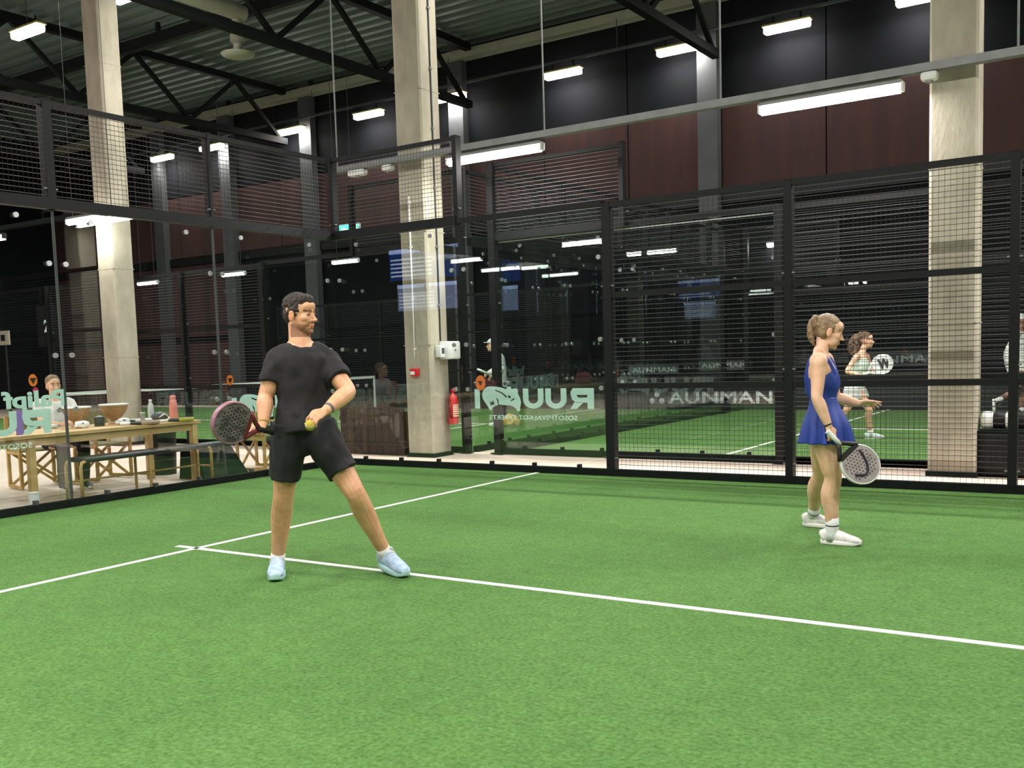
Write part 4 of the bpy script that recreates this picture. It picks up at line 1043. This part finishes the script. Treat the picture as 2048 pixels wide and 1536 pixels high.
# ================================================================== THE MAN IN BLACK
def man():
    dR = gdepth(548, 1163); dL = gdepth(806, 1154); D = 6.28
    P = lambda x, y, o=0.0: at(x, y, D+o)
    base = at(600, 1150, gdepth(600, 1150))
    root = thing('person', (base.x, base.y, 0), 'man in black t-shirt and black shorts looking over his shoulder on the turf', 'person')
    hipR, hipL = P(580, 862, .02), P(636, 862, .02)
    neck = P(600, 688, .05); shR, shL = P(556, 727, 0), P(653, 723, .08)
    pel = (hipR+hipL)/2+V((0, 0, .03)); lat = (shL-shR).normalized(); up = (neck-pel).normalized(); fwd = lat.cross(up).normalized()
    elR, wrR = P(531, 793, -.03), P(527, 846, -.12)
    elL, wrL = P(697, 783, -.04), P(652, 821, -.26)
    knR = at(567, 990, dR+.02); anR = at(555, 1123, gdepth(555, 1123, .085))
    knL = at(711, 988, (D+dL)/2-.06); anL = at(772, 1110, gdepth(772, 1110, .115))
    # head: turned to the man's left
    hc = P(601, 630, .04)
    hf = (RT*.93-FW*.42+V((0, 0, -.06))).normalized()
    F = Frame(hc, hf, V((0, 0, 1))+RT*.04)
    B = Body()
    head(B, F, 1.03)
    B.limb([neck-up*.05-fwd*.0, neck+up*.03, hc-V((0, 0, .06))-hf*.02], [.082, .07, .064])
    sp = lambda t: pel+(neck-pel)*t
    B.loft([(sp(-.1), .13, .09), (sp(0), .16, .105), (sp(.3), .14, .098), (sp(.6), .165, .115), (sp(.82), .18, .105), (sp(.95), .11, .075), (sp(1.02), .065, .06)], lat, 24)
    for sh in (shR, shL): B.limb([neck+up*.05-fwd*.015, neck+(sh-neck)*.35+up*.012-fwd*.012, sh+(neck-sh)*.15], [.045, .05, .055])
    for sh, el, wr in ((shR, elR, wrR), (shL, elL, wrL)):
        inn = sh+(neck-sh)*.35-up*.03
        B.limb([inn, sh, sh+(el-sh)*.35, sh+(el-sh)*.7, el, el+(wr-el)*.3, el+(wr-el)*.7, wr], [.062, .066, .061, .056, .047, .053, .042, .0305])
    for hp, kn, an in ((hipR, knR, anR), (hipL, knL, anL)):
        B.limb([hp, hp+(kn-hp)*.35, hp+(kn-hp)*.75, kn, kn+(an-kn)*.3-fwd*.022, kn+(an-kn)*.65-fwd*.008, an, an-V((0, 0, .06))], [.098, .092, .075, .065, .068, .052, .04, .028])
        B.ell(kn+fwd*.03, (.035, .035, .04))
    rd = (-RT*.80-FW*.50-V((0, 0, 1))*.02).normalized()
    hand(B, wrR, (P(512, 862, -.22)-wrR), (RT*.25-FW*.3+V((0, 0, 1))), (-FW*.6-RT*.9), 1.0, (1.15, 1.2, 1.2, 1.15), .8)
    hd_ = (P(622, 838, -.34)-wrL).normalized(); hn_ = (-FW*.75+V((0, 0, .75))); hn_ = (hn_-hd_*hn_.dot(hd_)).normalized(); ball = wrL+hd_*.128-hn_*.042
    hand(B, wrL, (P(622, 838, -.34)-wrL), (-FW*.75+V((0, 0, .75))), (-RT*.2+V((0, 0, 1))+FW*.1), 1.0, (.62, .62, .66, .72), .75, .16)
    vs, fs = B.solid(.0042, 5)
    o = mk('body', vs, fs, sk_man, root, True)
    paint(o, face_paint(F, 1.03, brow=(.2, .15, .12), beard=(.42, .36, .34)))
    # hair
    H = Body(); A = F.ax(); s = 1.03
    H.ell(F(-.024*s, 0, .062*s), (.098*s, .079*s, .078*s), A); H.ell(F(-.058*s, 0, .01*s), (.058*s, .07*s, .075*s), A)
    H.ell(F(.03*s, 0, .088*s), (.058*s, .06*s, .042*s), A)
    for y in (-1, 1): H.ell(F(-.012*s, y*.058*s, .035*s), (.05*s, .022*s, .05*s), A)
    vs, fs = H.solid(.005, 3); mk('hair', wrinkle(vs, .006, 55), fs, m_hairM, root, True)
    # t-shirt
    T = Body()
    for sh in (shR, shL): T.limb([neck-up*.06-fwd*.01+(sh-neck)*.15, neck+(sh-neck)*.5-up*.008, sh+(sh-neck)*.06+up*.004, sh+(elR-shR if sh is shR else elL-shL)*.25], [.07, .076, .08, .08])
    T.loft([(sp(-.02), .172, .122), (sp(.12), .168, .122), (sp(.35), .162, .122), (sp(.6), .186, .137), (sp(.8)+fwd*.004, .196, .13), (sp(.9)+fwd*.008, .16, .108), (sp(.965)+fwd*.012, .1, .092)], lat, 28)
    for sh, el in ((shR, elR), (shL, elL)):
        inn = sh+(neck-sh)*.45-up*.03
        T.loft([(inn, .085, .09), (sh-up*.002, .083, .086), (sh+(el-sh)*.3, .08, .082), (sh+(el-sh)*.6, .077, .079)], fwd, 20)
    vs, fs = T.solid(.007, 7)
    vs = wrinkle(wrinkle(vs, .017, 7, 3, (1, 1, .55)), .011, 16, 5, (1, 1, .7))
    mk('t_shirt', vs, fs, m_bcloth, root, True)
    S = Body()
    S.loft([(sp(.16), .162, .118), (sp(.02), .175, .13), (sp(-.1), .172, .135)], lat, 28)
    for hp, kn, tt in ((hipR, knR, .74), (hipL, knL, .66)):
        S.loft([(hp+V((0, 0, .04)), .112, .128), (hp+(kn-hp)*.3, .112, .126), (hp+(kn-hp)*tt*.8, .104, .115), (hp+(kn-hp)*tt, .104, .115)], lat, 20)
    S.ell((hipR+hipL)/2-V((0, 0, .05))-fwd*.01, (.105, .105, .12))
    vs, fs = S.solid(.007, 4); mk('shorts', wrinkle(wrinkle(vs, .016, 8, 9, (1, 1, .45)), .008, 20, 2, (1, 1, .4)), fs, m_bcloth2, root, True)
    # wrist watch and wristband
    for wr, el, k, mm in ((wrL, elL, .14, mat('grey_watch_strap', (.12, .11, .12), .6, noise_amt=.1)), (wrR, elR, .04, m_wood2)):
        c = wr+(el-wr)*k; d = (el-wr).normalized()
        w_ = .022 if mm is not m_wood2 else .008
        MB().tube([c-d*w_, c-d*w_*.5, c+d*w_*.5, c+d*w_], [.033, .0355, .0355, .034], 20).build('watch' if mm is not m_wood2 else 'wristband', mm, root, smooth=True)
    for an, kn in ((anR, knR), (anL, knL)):
        d = (kn-an).normalized()
        MB().tube([an-d*.05, an-d*.01, an+d*.03, an+d*.065], [.05, .049, .047, .046], 18).build('sock', m_sock, root, smooth=True)
    # shoes: right one flat and pointing at the camera, left one pushing off on the toe
    for an, tx, ty, lift in ((anR, 545, 1180, 0), (anL, 826, 1160, .03)):
        tp = at(tx, ty, gdepth(tx, ty)); tp.z = 0; g = V((an.x, an.y, 0)); dd = (tp-g).normalized()
        shoe(root, g-dd*.075+V((0, 0, lift)), g+dd*.24, (0, 0, 1), 1.2, m_shoeB, m_soleB, m_white, an)
    # ball and racket are things of their own
    t = thing('padel_ball', ball, 'yellow ball held in the left hand of the man in black', 'ball')
    Bb = Body(); Bb.ell(ball, (.033, .033, .033)); mk('felt', Bb.v, Bb.f, m_ball, t, True)
    MB().tube([ball+V((.0325*math.cos(a), .0325*math.sin(a), .012*math.sin(2*a))) for a in [k*2*math.pi/24 for k in range(25)]], .0012, 5).build('seam', m_white, t, smooth=True)
    t = thing('padel_racket', wrR, 'dark padel racket with maroon throat held low by the man in black', 'racket')
    butt = P(545, 865, -.14)
    tip = P(443, 840, -.45)
    face, q = racket(t, butt, tip-butt, -FW+RT*.25-V((0, 0, .1)), 1.0, mat('racket_dark_face', (.05, .04, .05), .45, c2=(.17, .14, .15), nscale=16, stretch=(1, 1, 2.5)), mat('racket_mauve_frame', srgb(150, 105, 120), .4, noise_amt=.2), mat('racket_maroon', (.13, .012, .018), .4, noise_amt=.1), m_black, m_blackv)
man()

# ================================================================== THE WOMAN IN BLUE
def woman():
    dN = gdepth(1682, 1088); dF = gdepth(1628, 1054); D = 6.95
    P = lambda x, y, o=0.0: at(x, y, D+o)
    base = at(1655, 1072, gdepth(1655, 1072))
    root = thing('person', (base.x, base.y, 0), 'woman in a royal blue sleeveless dress in profile holding a racket', 'person')
    s = .9
    hipN, hipF = P(1652, 868, -.07), P(1648, 868, .08)
    neck = P(1641, 709, .0); shN, shF = P(1637, 722, -.15), P(1650, 720, .15)
    pel = (hipN+hipF)/2+V((0, 0, .03)); lat = (shF-shN).normalized(); up = (neck-pel).normalized(); fwd = lat.cross(up).normalized()
    if fwd.dot(RT) < 0: fwd = -fwd
    elN, wrN = P(1634, 795, -.2), P(1657, 852, -.2)
    elF, wrF = P(1672, 795, .2), P(1716, 806, .16)
    knN = at(1666, 958, (D+dN)/2-.05); anN = at(1664, 1064, gdepth(1664, 1064, .085))
    knF = at(1642, 950, (D+dF)/2+.02); anF = at(1626, 1031, gdepth(1626, 1031, .085))
    hc = P(1658, 664, 0)
    hf = (RT*.97-FW*.12+V((0, 0, -.3))).normalized(); F = Frame(hc, hf, V((0, 0, 1))+RT*.28)
    B = Body(); head(B, F, .95, True)
    B.limb([neck-up*.05, neck+up*.02+fwd*.012, hc-F.z*.06-F.x*.028], [.052, .044, .043])
    for sh in (shN, shF): B.limb([neck+up*.03-fwd*.01, neck+(sh-neck)*.4-fwd*.01, sh+(neck-sh)*.2], [.036, .042, .048])
    sp = lambda t: pel+(neck-pel)*t
    B.loft([(sp(-.1), .125, .105), (sp(.02), .145, .112), (sp(.38), .1, .078), (sp(.62)+fwd*.01, .125, .098), (sp(.82), .135, .088), (sp(.95), .085, .06), (sp(1.03), .05, .05)], lat, 24)
    for sh, el, wr in ((shN, elN, wrN), (shF, elF, wrF)):
        inn = sh+(neck-sh)*.4-up*.03
        B.limb([inn, sh, sh+(el-sh)*.25, sh+(el-sh)*.7, el, el+(wr-el)*.28, el+(wr-el)*.7, wr], [.052, .06, .053, .043, .038, .041, .033, .025])
    for hp, kn, an in ((hipN, knN, anN), (hipF, knF, anF)):
        B.limb([hp, hp+(kn-hp)*.3, hp+(kn-hp)*.75, kn, kn+(an-kn)*.3-fwd*.018, kn+(an-kn)*.65-fwd*.006, an, an-V((0, 0, .06))], [.095, .092, .072, .058, .063, .048, .036, .026])
        B.ell(kn+fwd*.025, (.032, .032, .038))
    butt = P(1654, 862, -.215); tip = P(1746, 955, -.23); rd = (tip-butt).normalized()
    hand(B, wrN, (P(1668, 884, -.2)-wrN), (-FW*.9+RT*.3), (RT*.9+V((0, 0, .3))), .9, (1.25, 1.25, 1.25, 1.2), .85)
    hand(B, wrF, (RT*.97+V((0, 0, 1))*.0-FW*.1), (V((0, 0, 1))*.85+FW*.35), (-FW*.8+V((0, 0, .5))), .92, (.12, .2, .3, .4), .2, .3)
    vs, fs = B.solid(.0042, 5); o = mk('body', vs, fs, sk_wom, root, True)
    paint(o, face_paint(F, .95, brow=(.45, .36, .3)))
    H = Body(); A = F.ax(); q = .95
    H.ell(F(-.024*q, 0, .047*q), (.099*q, .079*q, .084*q), A); H.ell(F(-.055*q, 0, .0*q), (.045*q, .066*q, .06*q), A)
    for y in (-1, 1): H.ell(F(-.02*q, y*.052*q, .03*q), (.055*q, .03*q, .055*q), A); H.ell(F(-.045*q, y*.045*q, -.022*q), (.032*q, .028*q, .04*q), A)
    H.ell(F(-.118*q, 0, .075*q), (.026, .028, .024), A)
    H.limb([F(-.115*q, 0, .074*q), F(-.136*q, 0, .045*q), F(-.133*q, 0, -.015*q), F(-.11*q, 0, -.075*q), F(-.078*q, .0, -.115*q)], [.018, .021, .023, .022, .007], F.y)
    vs, fs = H.solid(.005, 3); mk('hair', wrinkle(vs, .004, 50), fs, m_hairW, root, True)
    MB().tube([F(-.105*q, .03*math.cos(a), .055*q+.03*math.sin(a)) for a in [k*2*math.pi/16 for k in range(17)]], .007, 8).build('hair_tie', m_black, root, smooth=True)
    # dress: fitted top, flared pleated skirt, straps
    T = Body()
    T.loft([(sp(.3), .112, .093), (sp(.42), .11, .09), (sp(.52)+fwd*.004, .12, .098), (sp(.62)+fwd*.012, .132, .108), (sp(.72)+fwd*.012, .128, .102), (sp(.8)+fwd*.012, .104, .082)], lat, 28)
    for sd in (-1, 1):
        T.limb([sp(.74)+fwd*.085+lat*sd*.06, sp(.9)+fwd*.06+lat*sd*.07, sp(1.0)+lat*sd*.062-fwd*.0, sp(.95)-fwd*.055+lat*sd*.045, sp(.75)-fwd*.085+lat*sd*.03, sp(.5)-fwd*.085], [.02, .017, .017, .02, .026, .03], fwd, 12)
    vs, fs = T.solid(.006, 3); mk('dress_top', wrinkle(vs, .004, 16, 2), fs, m_blue, root, True)
    K = Body(); hem = (pel+V((0, 0, -.085)))
    K.loft([(sp(.42), .108, .088), (sp(.3), .122, .104), (sp(.14), .158, .138), (sp(-.0), .182, .16), (hem, .2, .176)], lat, 72, 5,
           fold=lambda t, th: t**1.3*(.12*math.sin(9*th+2*math.sin(2*th))+.04*math.sin(17*th+1)))
    mk('skirt', K.v, K.f, m_blue, root, True)
    c = wrN+(elN-wrN)*.05; d = (elN-wrN).normalized()
    MB().tube([c-d*.005, c, c+d*.005], [.0275, .029, .028], 18).build('wristband', m_blackv, root, smooth=True)
    for an, kn in ((anN, knN), (anF, knF)):
        d = (kn-an).normalized()
        k = MB().tube([an-d*.06, an-d*.01, an+d*.05, an+d*.105], [.047, .046, .045, .044], 18).build('sock', m_sock, root, smooth=True)
        MB().tube([an+d*.046, an+d*.05, an+d*.054], [.0455, .0463, .0455], 18).build('stripe', m_blackv, k, smooth=True)
    for an, hx, tx, y0, y1 in ((anN, 1640, 1723, 1086, 1092), (anF, 1599, 1655, 1052, 1057)):
        hl = at(hx, y0, gdepth(hx, y0)); tl = at(tx, y1, gdepth(tx, y1)); hl.z = tl.z = 0.0
        dd = (tl-hl); L = .27
        mid = V((an.x, an.y, 0)); hl = mid-dd.normalized()*.075; tl = hl+dd.normalized()*L
        shoe(root, hl, tl, (0, 0, 1), .98, m_shoeW, m_soleW, m_white, an)
    t = thing('padel_racket', butt, 'grey and white padel racket hanging from the hand of the woman in blue', 'racket')
    m_f = mat('racket_grey_face', srgb(172, 160, 158), .45, c2=srgb(150, 138, 138), nscale=20)
    face, q_ = racket(t, butt, rd, -FW+RT*.08, 1.0, m_f, m_whitev, m_blackv, m_white, mat('hole_dark', (.06, .05, .06), .7, noise_amt=.1))
    n_ = (-FW+RT*.08).normalized(); sg = 1 if (q_(0, .3, 1)-q_(0, .3, 0)).dot(n_) > 0 else -1
    pc = q_(0, .312, sg*.0185); nf = q_(0, 0, 1)-q_(0, 0, 0)
    def onface(x, y):
        r = ray(x, y); return CAM+r*((pc-CAM).dot(nf)/r.dot(nf))
    pp = [onface(*k) for k in ((1718, 899), (1727, 912), (1734, 928), (1735, 942), (1728, 950), (1711, 950))]
    MB().tube([V(p) for p in cat_rom([tuple(p) for p in pp], 4)], .009, 6).build('emblem_stroke', mat('dark_violet_print', (.03, .018, .04), .5, noise_amt=.1), face, smooth=True)
woman()
# ================================================================== PEOPLE IN THE BACKGROUND
def simple_body(root, K, skin, s=1.0, female=False, vox=.009, fp=None):
    """K: joints in world coordinates"""
    neck, pel = K['neck'], (K['hipR']+K['hipL'])/2+V((0, 0, .03))
    lat = (K['shL']-K['shR']).normalized(); up = (neck-pel).normalized(); fwd = lat.cross(up).normalized()
    B = Body(); F = Frame(K['head'], K['hf'], K.get('hu', V((0, 0, 1))))
    head(B, F, s, female)
    B.limb([neck-up*.05, neck+up*.02, K['head']-F.z*.06-F.x*.02], [.058*s, .05*s, .05*s])
    sp = lambda t: pel+(neck-pel)*t
    g = .85 if female else 1
    B.loft([(sp(-.1), .12*s, .095*s), (sp(.02), .15*s, .108*s), (sp(.35), .128*g*s, .09*s), (sp(.62), .15*g*s, .108*s), (sp(.83), .165*g*s, .095*s), (sp(.95), .1*s, .07*s), (sp(1.03), .058*s, .055*s)], lat, 20)
    for q in 'RL':
        sh, el, wr = K['sh'+q], K['el'+q], K['wr'+q]
        B.limb([sh+(neck-sh)*.4-up*.03, sh, sh+(el-sh)*.4, el, el+(wr-el)*.3, wr], [.052*s*g, .054*s*g, .047*s*g, .037*s*g, .04*s*g, .026*s*g])
        hd = K.get('hd'+q, (wr-el).normalized())
        hand(B, wr, hd, K.get('hn'+q, fwd+up*.2), K.get('ht'+q, up), s*.95, (.8, .8, .8, .8), .6)
        hp, kn, an = K['hip'+q], K['kn'+q], K['an'+q]
        B.limb([hp, hp+(kn-hp)*.4, kn, kn+(an-kn)*.3-fwd*.018, an], [.088*s, .08*s, .054*s, .056*s, .032*s])
    vs, fs = B.solid(vox, 2); o = mk('body', vs, fs, skin, root, True); paint(o, fp or face_paint(F, s))
    return sp, lat, up, fwd, F
def cloth(root, name, st, lat, m, vox=.01, extra=(), amp=.006):
    T = Body(); T.loft(st, lat, 22)
    for e in extra: T.loft(e[0], e[1], 16)
    vs, fs = T.solid(vox, 3); return mk(name, wrinkle(vs, amp, 14, 4), fs, m, root, True)
m_mint = mat('pale_mint_top', srgb(206, 222, 206), .8, noise_amt=.1, nscale=18); m_wcl = mat('white_jersey', (.72, .73, .71), .85, noise_amt=.08, nscale=12)
m_navy = mat('dark_trousers', (.02, .022, .03), .85, noise_amt=.2, nscale=12)
m_bshoe = mat('black_shoe', (.02, .02, .025), .6, noise_amt=.2)

# --- woman in white on the next court
D = gdepth(1745, 878)
P = lambda x, y, o=0.0: at(x, y, D+o)
base = at(1742, 878, D)
root = thing('person', (base.x, base.y, 0), 'smiling woman in pale top and white skirt on the next court, seen through the mesh', 'person')
K = dict(head=P(1733, 681), hf=RT*.95-FW*.3, neck=P(1724, 706), shR=P(1713, 713, -.14), shL=P(1733, 712, .14), elR=P(1694, 742, -.2), wrR=P(1722, 752, -.3), elL=P(1742, 738, .2), wrL=P(1748, 750, -.05),
         hipR=P(1712, 778, -.06), hipL=P(1710, 778, .08), knR=P(1738, 819, -.12), anR=P(1741, 866, 0), knL=P(1692, 822, .1), anL=P(1668, 858, .35), hdR=RT+V((0, 0, .1)), htR=V((0, 0, 1)))
sp, lat, up, fwd, F = simple_body(root, K, sk_wom, .93, True)
cloth(root, 'top', [(sp(-.02), .145, .115), (sp(.3), .125, .1), (sp(.6)+fwd*.012, .14, .12), (sp(.82), .12, .09), (sp(.97), .065, .06)], lat, m_mint)
Sk = Body(); pel = sp(0); Sk.loft([(sp(.12), .135, .11), (sp(-.05), .165, .15), (pel-V((0, 0, .16)), .19, .18)], lat, 48, 4, fold=lambda t, th: t*.06*math.sin(8*th)); mk('skirt', Sk.v, Sk.f, m_wcl, root, True)
H = Body(); A = F.ax(); q = .93
H.ell(F(-.025*q, 0, .05*q), (.1*q, .082*q, .085*q), A); H.ell(F(-.1*q, 0, .085*q), (.04, .04, .04), A)
H.limb([F(-.1*q, 0, .08*q), F(-.17*q, 0, 0), F(-.19*q, 0, -.12*q), F(-.16*q, 0, -.23*q)], [.05, .075, .08, .04], F.y)
vs, fs = H.solid(.009, 2); mk('hair', wrinkle(vs, .022, 28), fs, m_hairC, root, True)
for an, kn, tx, ty, z in ((K['anR'], K['knR'], 1766, 880, 0), (K['anL'], K['knL'], 1690, 870, .05)):
    MB().tube([an-V((0, 0, .06)), an, an+(kn-an).normalized()*.05], [.042, .04, .038], 14).build('sock', m_sock, root, smooth=True)
    mid = V((an.x, an.y, max(0, an.z-.1) if z else 0)); dd = V((RT.x, RT.y, 0)).normalized()
    shoe(root, mid-dd*.08, mid+dd*.19, (0, 0, 1), .95, mat('mint_shoe', srgb(205, 228, 218), .6, noise_amt=.1), m_soleW, m_white, an)
butt = P(1722, 754, -.33); tip = P(1782, 718, -.38)
t = thing('padel_racket', butt, 'white padel racket with a black letter held by the woman in white', 'racket')
face, q_ = racket(t, butt, tip-butt, -FW, 1.08, m_whitev, m_whitev, m_whitev, m_white)
vs, fs = fit_text('W', .17, .15, .05); xx = (tip-butt).normalized(); cc = q_(0, .33, 0); sg = 1 if (q_(0, .3, 1)-q_(0, .3, 0)).dot(-FW) > 0 else -1
ax_ = (RT*.92+UP*.2); ax_ = (ax_+FW*0).normalized(); nn = -FW; ay_ = nn.cross(ax_).normalized()
mk('emblem_letter', place(vs, cc-FW*.024, ax_, ay_), fs, m_blackv, face)

# --- man in the white cap far behind the glass
D = gdepth(1002, 851); P = lambda x, y, o=0.0: at(x, y, D+o); base = at(1002, 851, D)
root = thing('person', (base.x, base.y, 0), 'man in white cap and white long sleeves far behind the glass post', 'person')
hf = -RT*.95-FW*.2
K = dict(head=P(984, 690), hf=hf, neck=P(996, 706), shR=P(992, 714, -.17), shL=P(1000, 714, .17), elR=P(1004, 738, -.2), wrR=P(985, 752, -.25), elL=P(990, 738, .1), wrL=P(974, 748, -.1),
         hipR=P(1000, 772, -.1), hipL=P(1000, 772, .1), knR=P(994, 812, -.1), knL=P(1004, 812, .12), anR=P(998, 845, -.08), anL=P(1010, 842, .14))
if ((K['shL']-K['shR']).cross(V((0, 0, 1)))).dot(hf) < 0:
    for a in ('sh', 'el', 'wr', 'hip', 'kn', 'an'): K[a+'R'], K[a+'L'] = K[a+'L'], K[a+'R']
sp, lat, up, fwd, F = simple_body(root, K, sk_wom, 1.0, vox=.01)
ex = []
for q in 'RL':
    sh, el, wr = K['sh'+q], K['el'+q], K['wr'+q]; ex.append(([(sh+(K['neck']-sh)*.3-up*.03, .07, .07), (sh, .07, .07), (sh+(el-sh)*.5, .065, .065), (el, .058, .058), (wr+(el-wr)*.15, .045, .045)], up+fwd*.3))
cloth(root, 'long_sleeved_top', [(sp(-.12), .19, .15), (sp(.1), .18, .14), (sp(.5), .18, .135), (sp(.82), .19, .125), (sp(.97), .09, .08)], lat, m_wcl, extra=ex)
ex = [([(K['hip'+q], .1, .1), (K['kn'+q], .085, .085), (K['an'+q], .07, .07)], lat) for q in 'RL']
cloth(root, 'trousers', [(sp(.1), .165, .125), (sp(-.12), .165, .13)], lat, m_navy, extra=ex)
C_ = Body(); A = F.ax(); C_.ell(F(-.015, 0, .06), (.105, .088, .075), A); C_.ell(F(.1, 0, .052), (.075, .065, .01), A)
vs, fs = C_.solid(.008, 2); mk('cap', vs, fs, m_wcl, root, True)
for q in 'RL':
    an = K['an'+q]; dd = V((hf.x, hf.y, 0)).normalized(); mid = V((an.x, an.y, 0)); shoe(root, mid-dd*.08, mid+dd*.2, (0, 0, 1), 1.0, m_wcl, m_soleW, m_white, an)
t = thing('padel_racket', P(975, 748, -.2), 'pink and black padel racket of the man in the white cap', 'racket')
racket(t, P(982, 752, -.2), P(962, 741, -.55)-P(982, 752, -.2), -FW*.5+V((0, 0, .8)), 1.0, mat('racket_pink', srgb(215, 170, 165), .5, noise_amt=.3, nscale=14), m_whitev, m_blackv, m_white)

# --- running man at the right edge
D = gdepth(2040, 832); P = lambda x, y, o=0.0: at(x, y, D+o); base = at(2040, 832, D)
root = thing('person', (base.x, base.y, 0), 'running man in white cap and white long sleeves at the right edge', 'person')
hf = RT*.95-FW*.25
K = dict(head=P(2044, 642), hf=hf, neck=P(2040, 662), shR=P(2032, 668, -.18), shL=P(2044, 668, .18), elR=P(2014, 712, -.2), wrR=P(2022, 748, -.2), elL=P(2056, 706, .2), wrL=P(2078, 716, .15),
         hipR=P(2040, 748, -.1), hipL=P(2044, 748, .1), knL=P(2048, 790, .12), anL=P(2042, 824, .1), knR=P(2030, 784, -.12), anR=P(1996, 800, -.05))
sp, lat, up, fwd, F = simple_body(root, K, sk_dark, 1.02, vox=.01)
ex = []
for q in 'RL':
    sh, el, wr = K['sh'+q], K['el'+q], K['wr'+q]; ex.append(([(sh+(K['neck']-sh)*.3-up*.03, .07, .07), (sh, .075, .075), (sh+(el-sh)*.5, .068, .068), (el, .062, .062), (wr+(el-wr)*.12, .05, .05)], up+fwd*.3))
cloth(root, 'long_sleeved_top', [(sp(-.06), .185, .15), (sp(.1), .18, .14), (sp(.5), .185, .14), (sp(.82), .195, .13), (sp(.97), .09, .08)], lat, m_wcl, extra=ex)
ex = [([(K['hip'+q], .105, .11), (K['hip'+q]+(K['kn'+q]-K['hip'+q])*.8, .1, .105)], lat) for q in 'RL']
cloth(root, 'shorts', [(sp(.1), .17, .13), (sp(-.12), .17, .135)], lat, mat('mauve_shorts', srgb(95, 75, 80), .85, noise_amt=.15), extra=ex)
C_ = Body(); A = F.ax(); C_.ell(F(-.015, 0, .06), (.107, .09, .075), A); C_.ell(F(.1, 0, .052), (.075, .065, .01), A)
vs, fs = C_.solid(.008, 2); mk('cap', vs, fs, m_wcl, root, True)
an = K['anL']; dd = V((RT.x, RT.y, 0)).normalized(); mid = V((an.x, an.y, 0))
shoe(root, mid-dd*.08, mid+dd*.2, (0, 0, 1), 1.0, m_bshoe, m_soleW, m_white, an)
an = K['anR']; kn = K['knR']; ld = (an-kn).normalized()
shoe(root, an+ld*.1-V((0, 0, -.06)), an+ld*.09-V((0, 0, .2)), -ld+RT*.1, 1.0, m_bshoe, m_soleW, m_white, an)
for an, kn in ((K['anL'], K['knL']), (K['anR'], K['knR'])):
    MB().tube([an-(kn-an).normalized()*.05, an, an+(kn-an).normalized()*.08], [.045, .043, .042], 14).build('sock', m_sock, root, smooth=True)

# --- seated spectator behind the table
c = V((-1.98, -3.62, 0)); hd = at(107, 772, (V((-1.95, -3.1, 1.2))-CAM).dot(FW))
root = thing('person', (hd.x, hd.y, 0), 'seated spectator in a white shirt behind the table on the left', 'person')
hf = V((1, -.25, -.1)); f0 = V((1, -.2, 0)).normalized(); l0 = V((.2, 1, 0)).normalized(); g = V((hd.x, hd.y, 0))
K = dict(head=hd, hf=hf, neck=hd-V((0, 0, .17))-f0*.02, shR=hd-l0*.18-V((0, 0, .21))-f0*.02, shL=hd+l0*.18-V((0, 0, .21))-f0*.02,
         elR=hd-l0*.2-V((0, 0, .42))+f0*.1, elL=hd+l0*.2-V((0, 0, .42))+f0*.1, wrR=hd-l0*.08-V((0, 0, .44))+f0*.3, wrL=hd+l0*.08-V((0, 0, .44))+f0*.3)
zz = .53
for q, sg in (('R', -1), ('L', 1)):
    K['hip'+q] = g+l0*sg*.1+V((0, 0, zz)); K['kn'+q] = g+l0*sg*.12+f0*.42+V((0, 0, zz)); K['an'+q] = g+l0*sg*.12+f0*.4+V((0, 0, .08))
sp, lat, up, fwd, F = simple_body(root, K, sk_wom, .98, vox=.011)
ex = []
for q in 'RL':
    sh, el = K['sh'+q], K['el'+q]; ex.append(([(sh+(K['neck']-sh)*.3-up*.03, .07, .07), (sh, .07, .07), (sh+(el-sh)*.6, .068, .068)], up+fwd*.3))
cloth(root, 'shirt', [(sp(-.02), .18, .135), (sp(.5), .17, .13), (sp(.82), .18, .12), (sp(.97), .085, .075)], lat, m_wcl, extra=ex, vox=.011)
ex = [([(K['hip'+q], .1, .1), (K['kn'+q], .08, .08), (K['an'+q], .06, .06)], lat) for q in 'RL']
cloth(root, 'trousers', [(sp(.08), .17, .125), (sp(-.1), .17, .13)], lat, m_navy, extra=ex, vox=.011)
H = Body(); A = F.ax(); H.ell(F(-.028, 0, .055), (.1, .082, .082), A); H.ell(F(-.06, 0, .0), (.055, .07, .07), A)
vs, fs = H.solid(.009, 2); mk('hair', wrinkle(vs, .005, 40), fs, m_hairW, root, True)
for q in 'RL':
    an = K['an'+q]; mid = V((an.x, an.y, -.012)); shoe(root, mid-f0*.08, mid+f0*.19, (0, 0, 1), 1.0, m_bshoe, m_soleW, m_white, an)

# --- rackets lying on the table
def lay_racket(x, y, ang, label, c1, c2):
    t = thing('padel_racket', (x, y, ZT), label, 'racket', 'rackets lying on the table')
    racket(t, (x, y, ZT+.021), (math.cos(ang), math.sin(ang), 0), (0, 0, 1), 1.0, mat('laid_face', c1, .4, noise_amt=.1), mat('laid_frame', c2, .4, noise_amt=.1), m_blackv, m_white)
lay_racket(-.62, -2.95, 1.35, 'dark red racket lying in the middle of the table', (.12, .01, .015), (.4, .3, .2))
lay_racket(-1.03, -2.72, 1.45, 'white racket lying behind the grey beaker', (.6, .6, .58), (.7, .7, .68))
lay_racket(-.565, -2.46, 1.55, 'black and yellow racket lying beside the pink bottle', (.02, .025, .015), (.5, .45, .04))
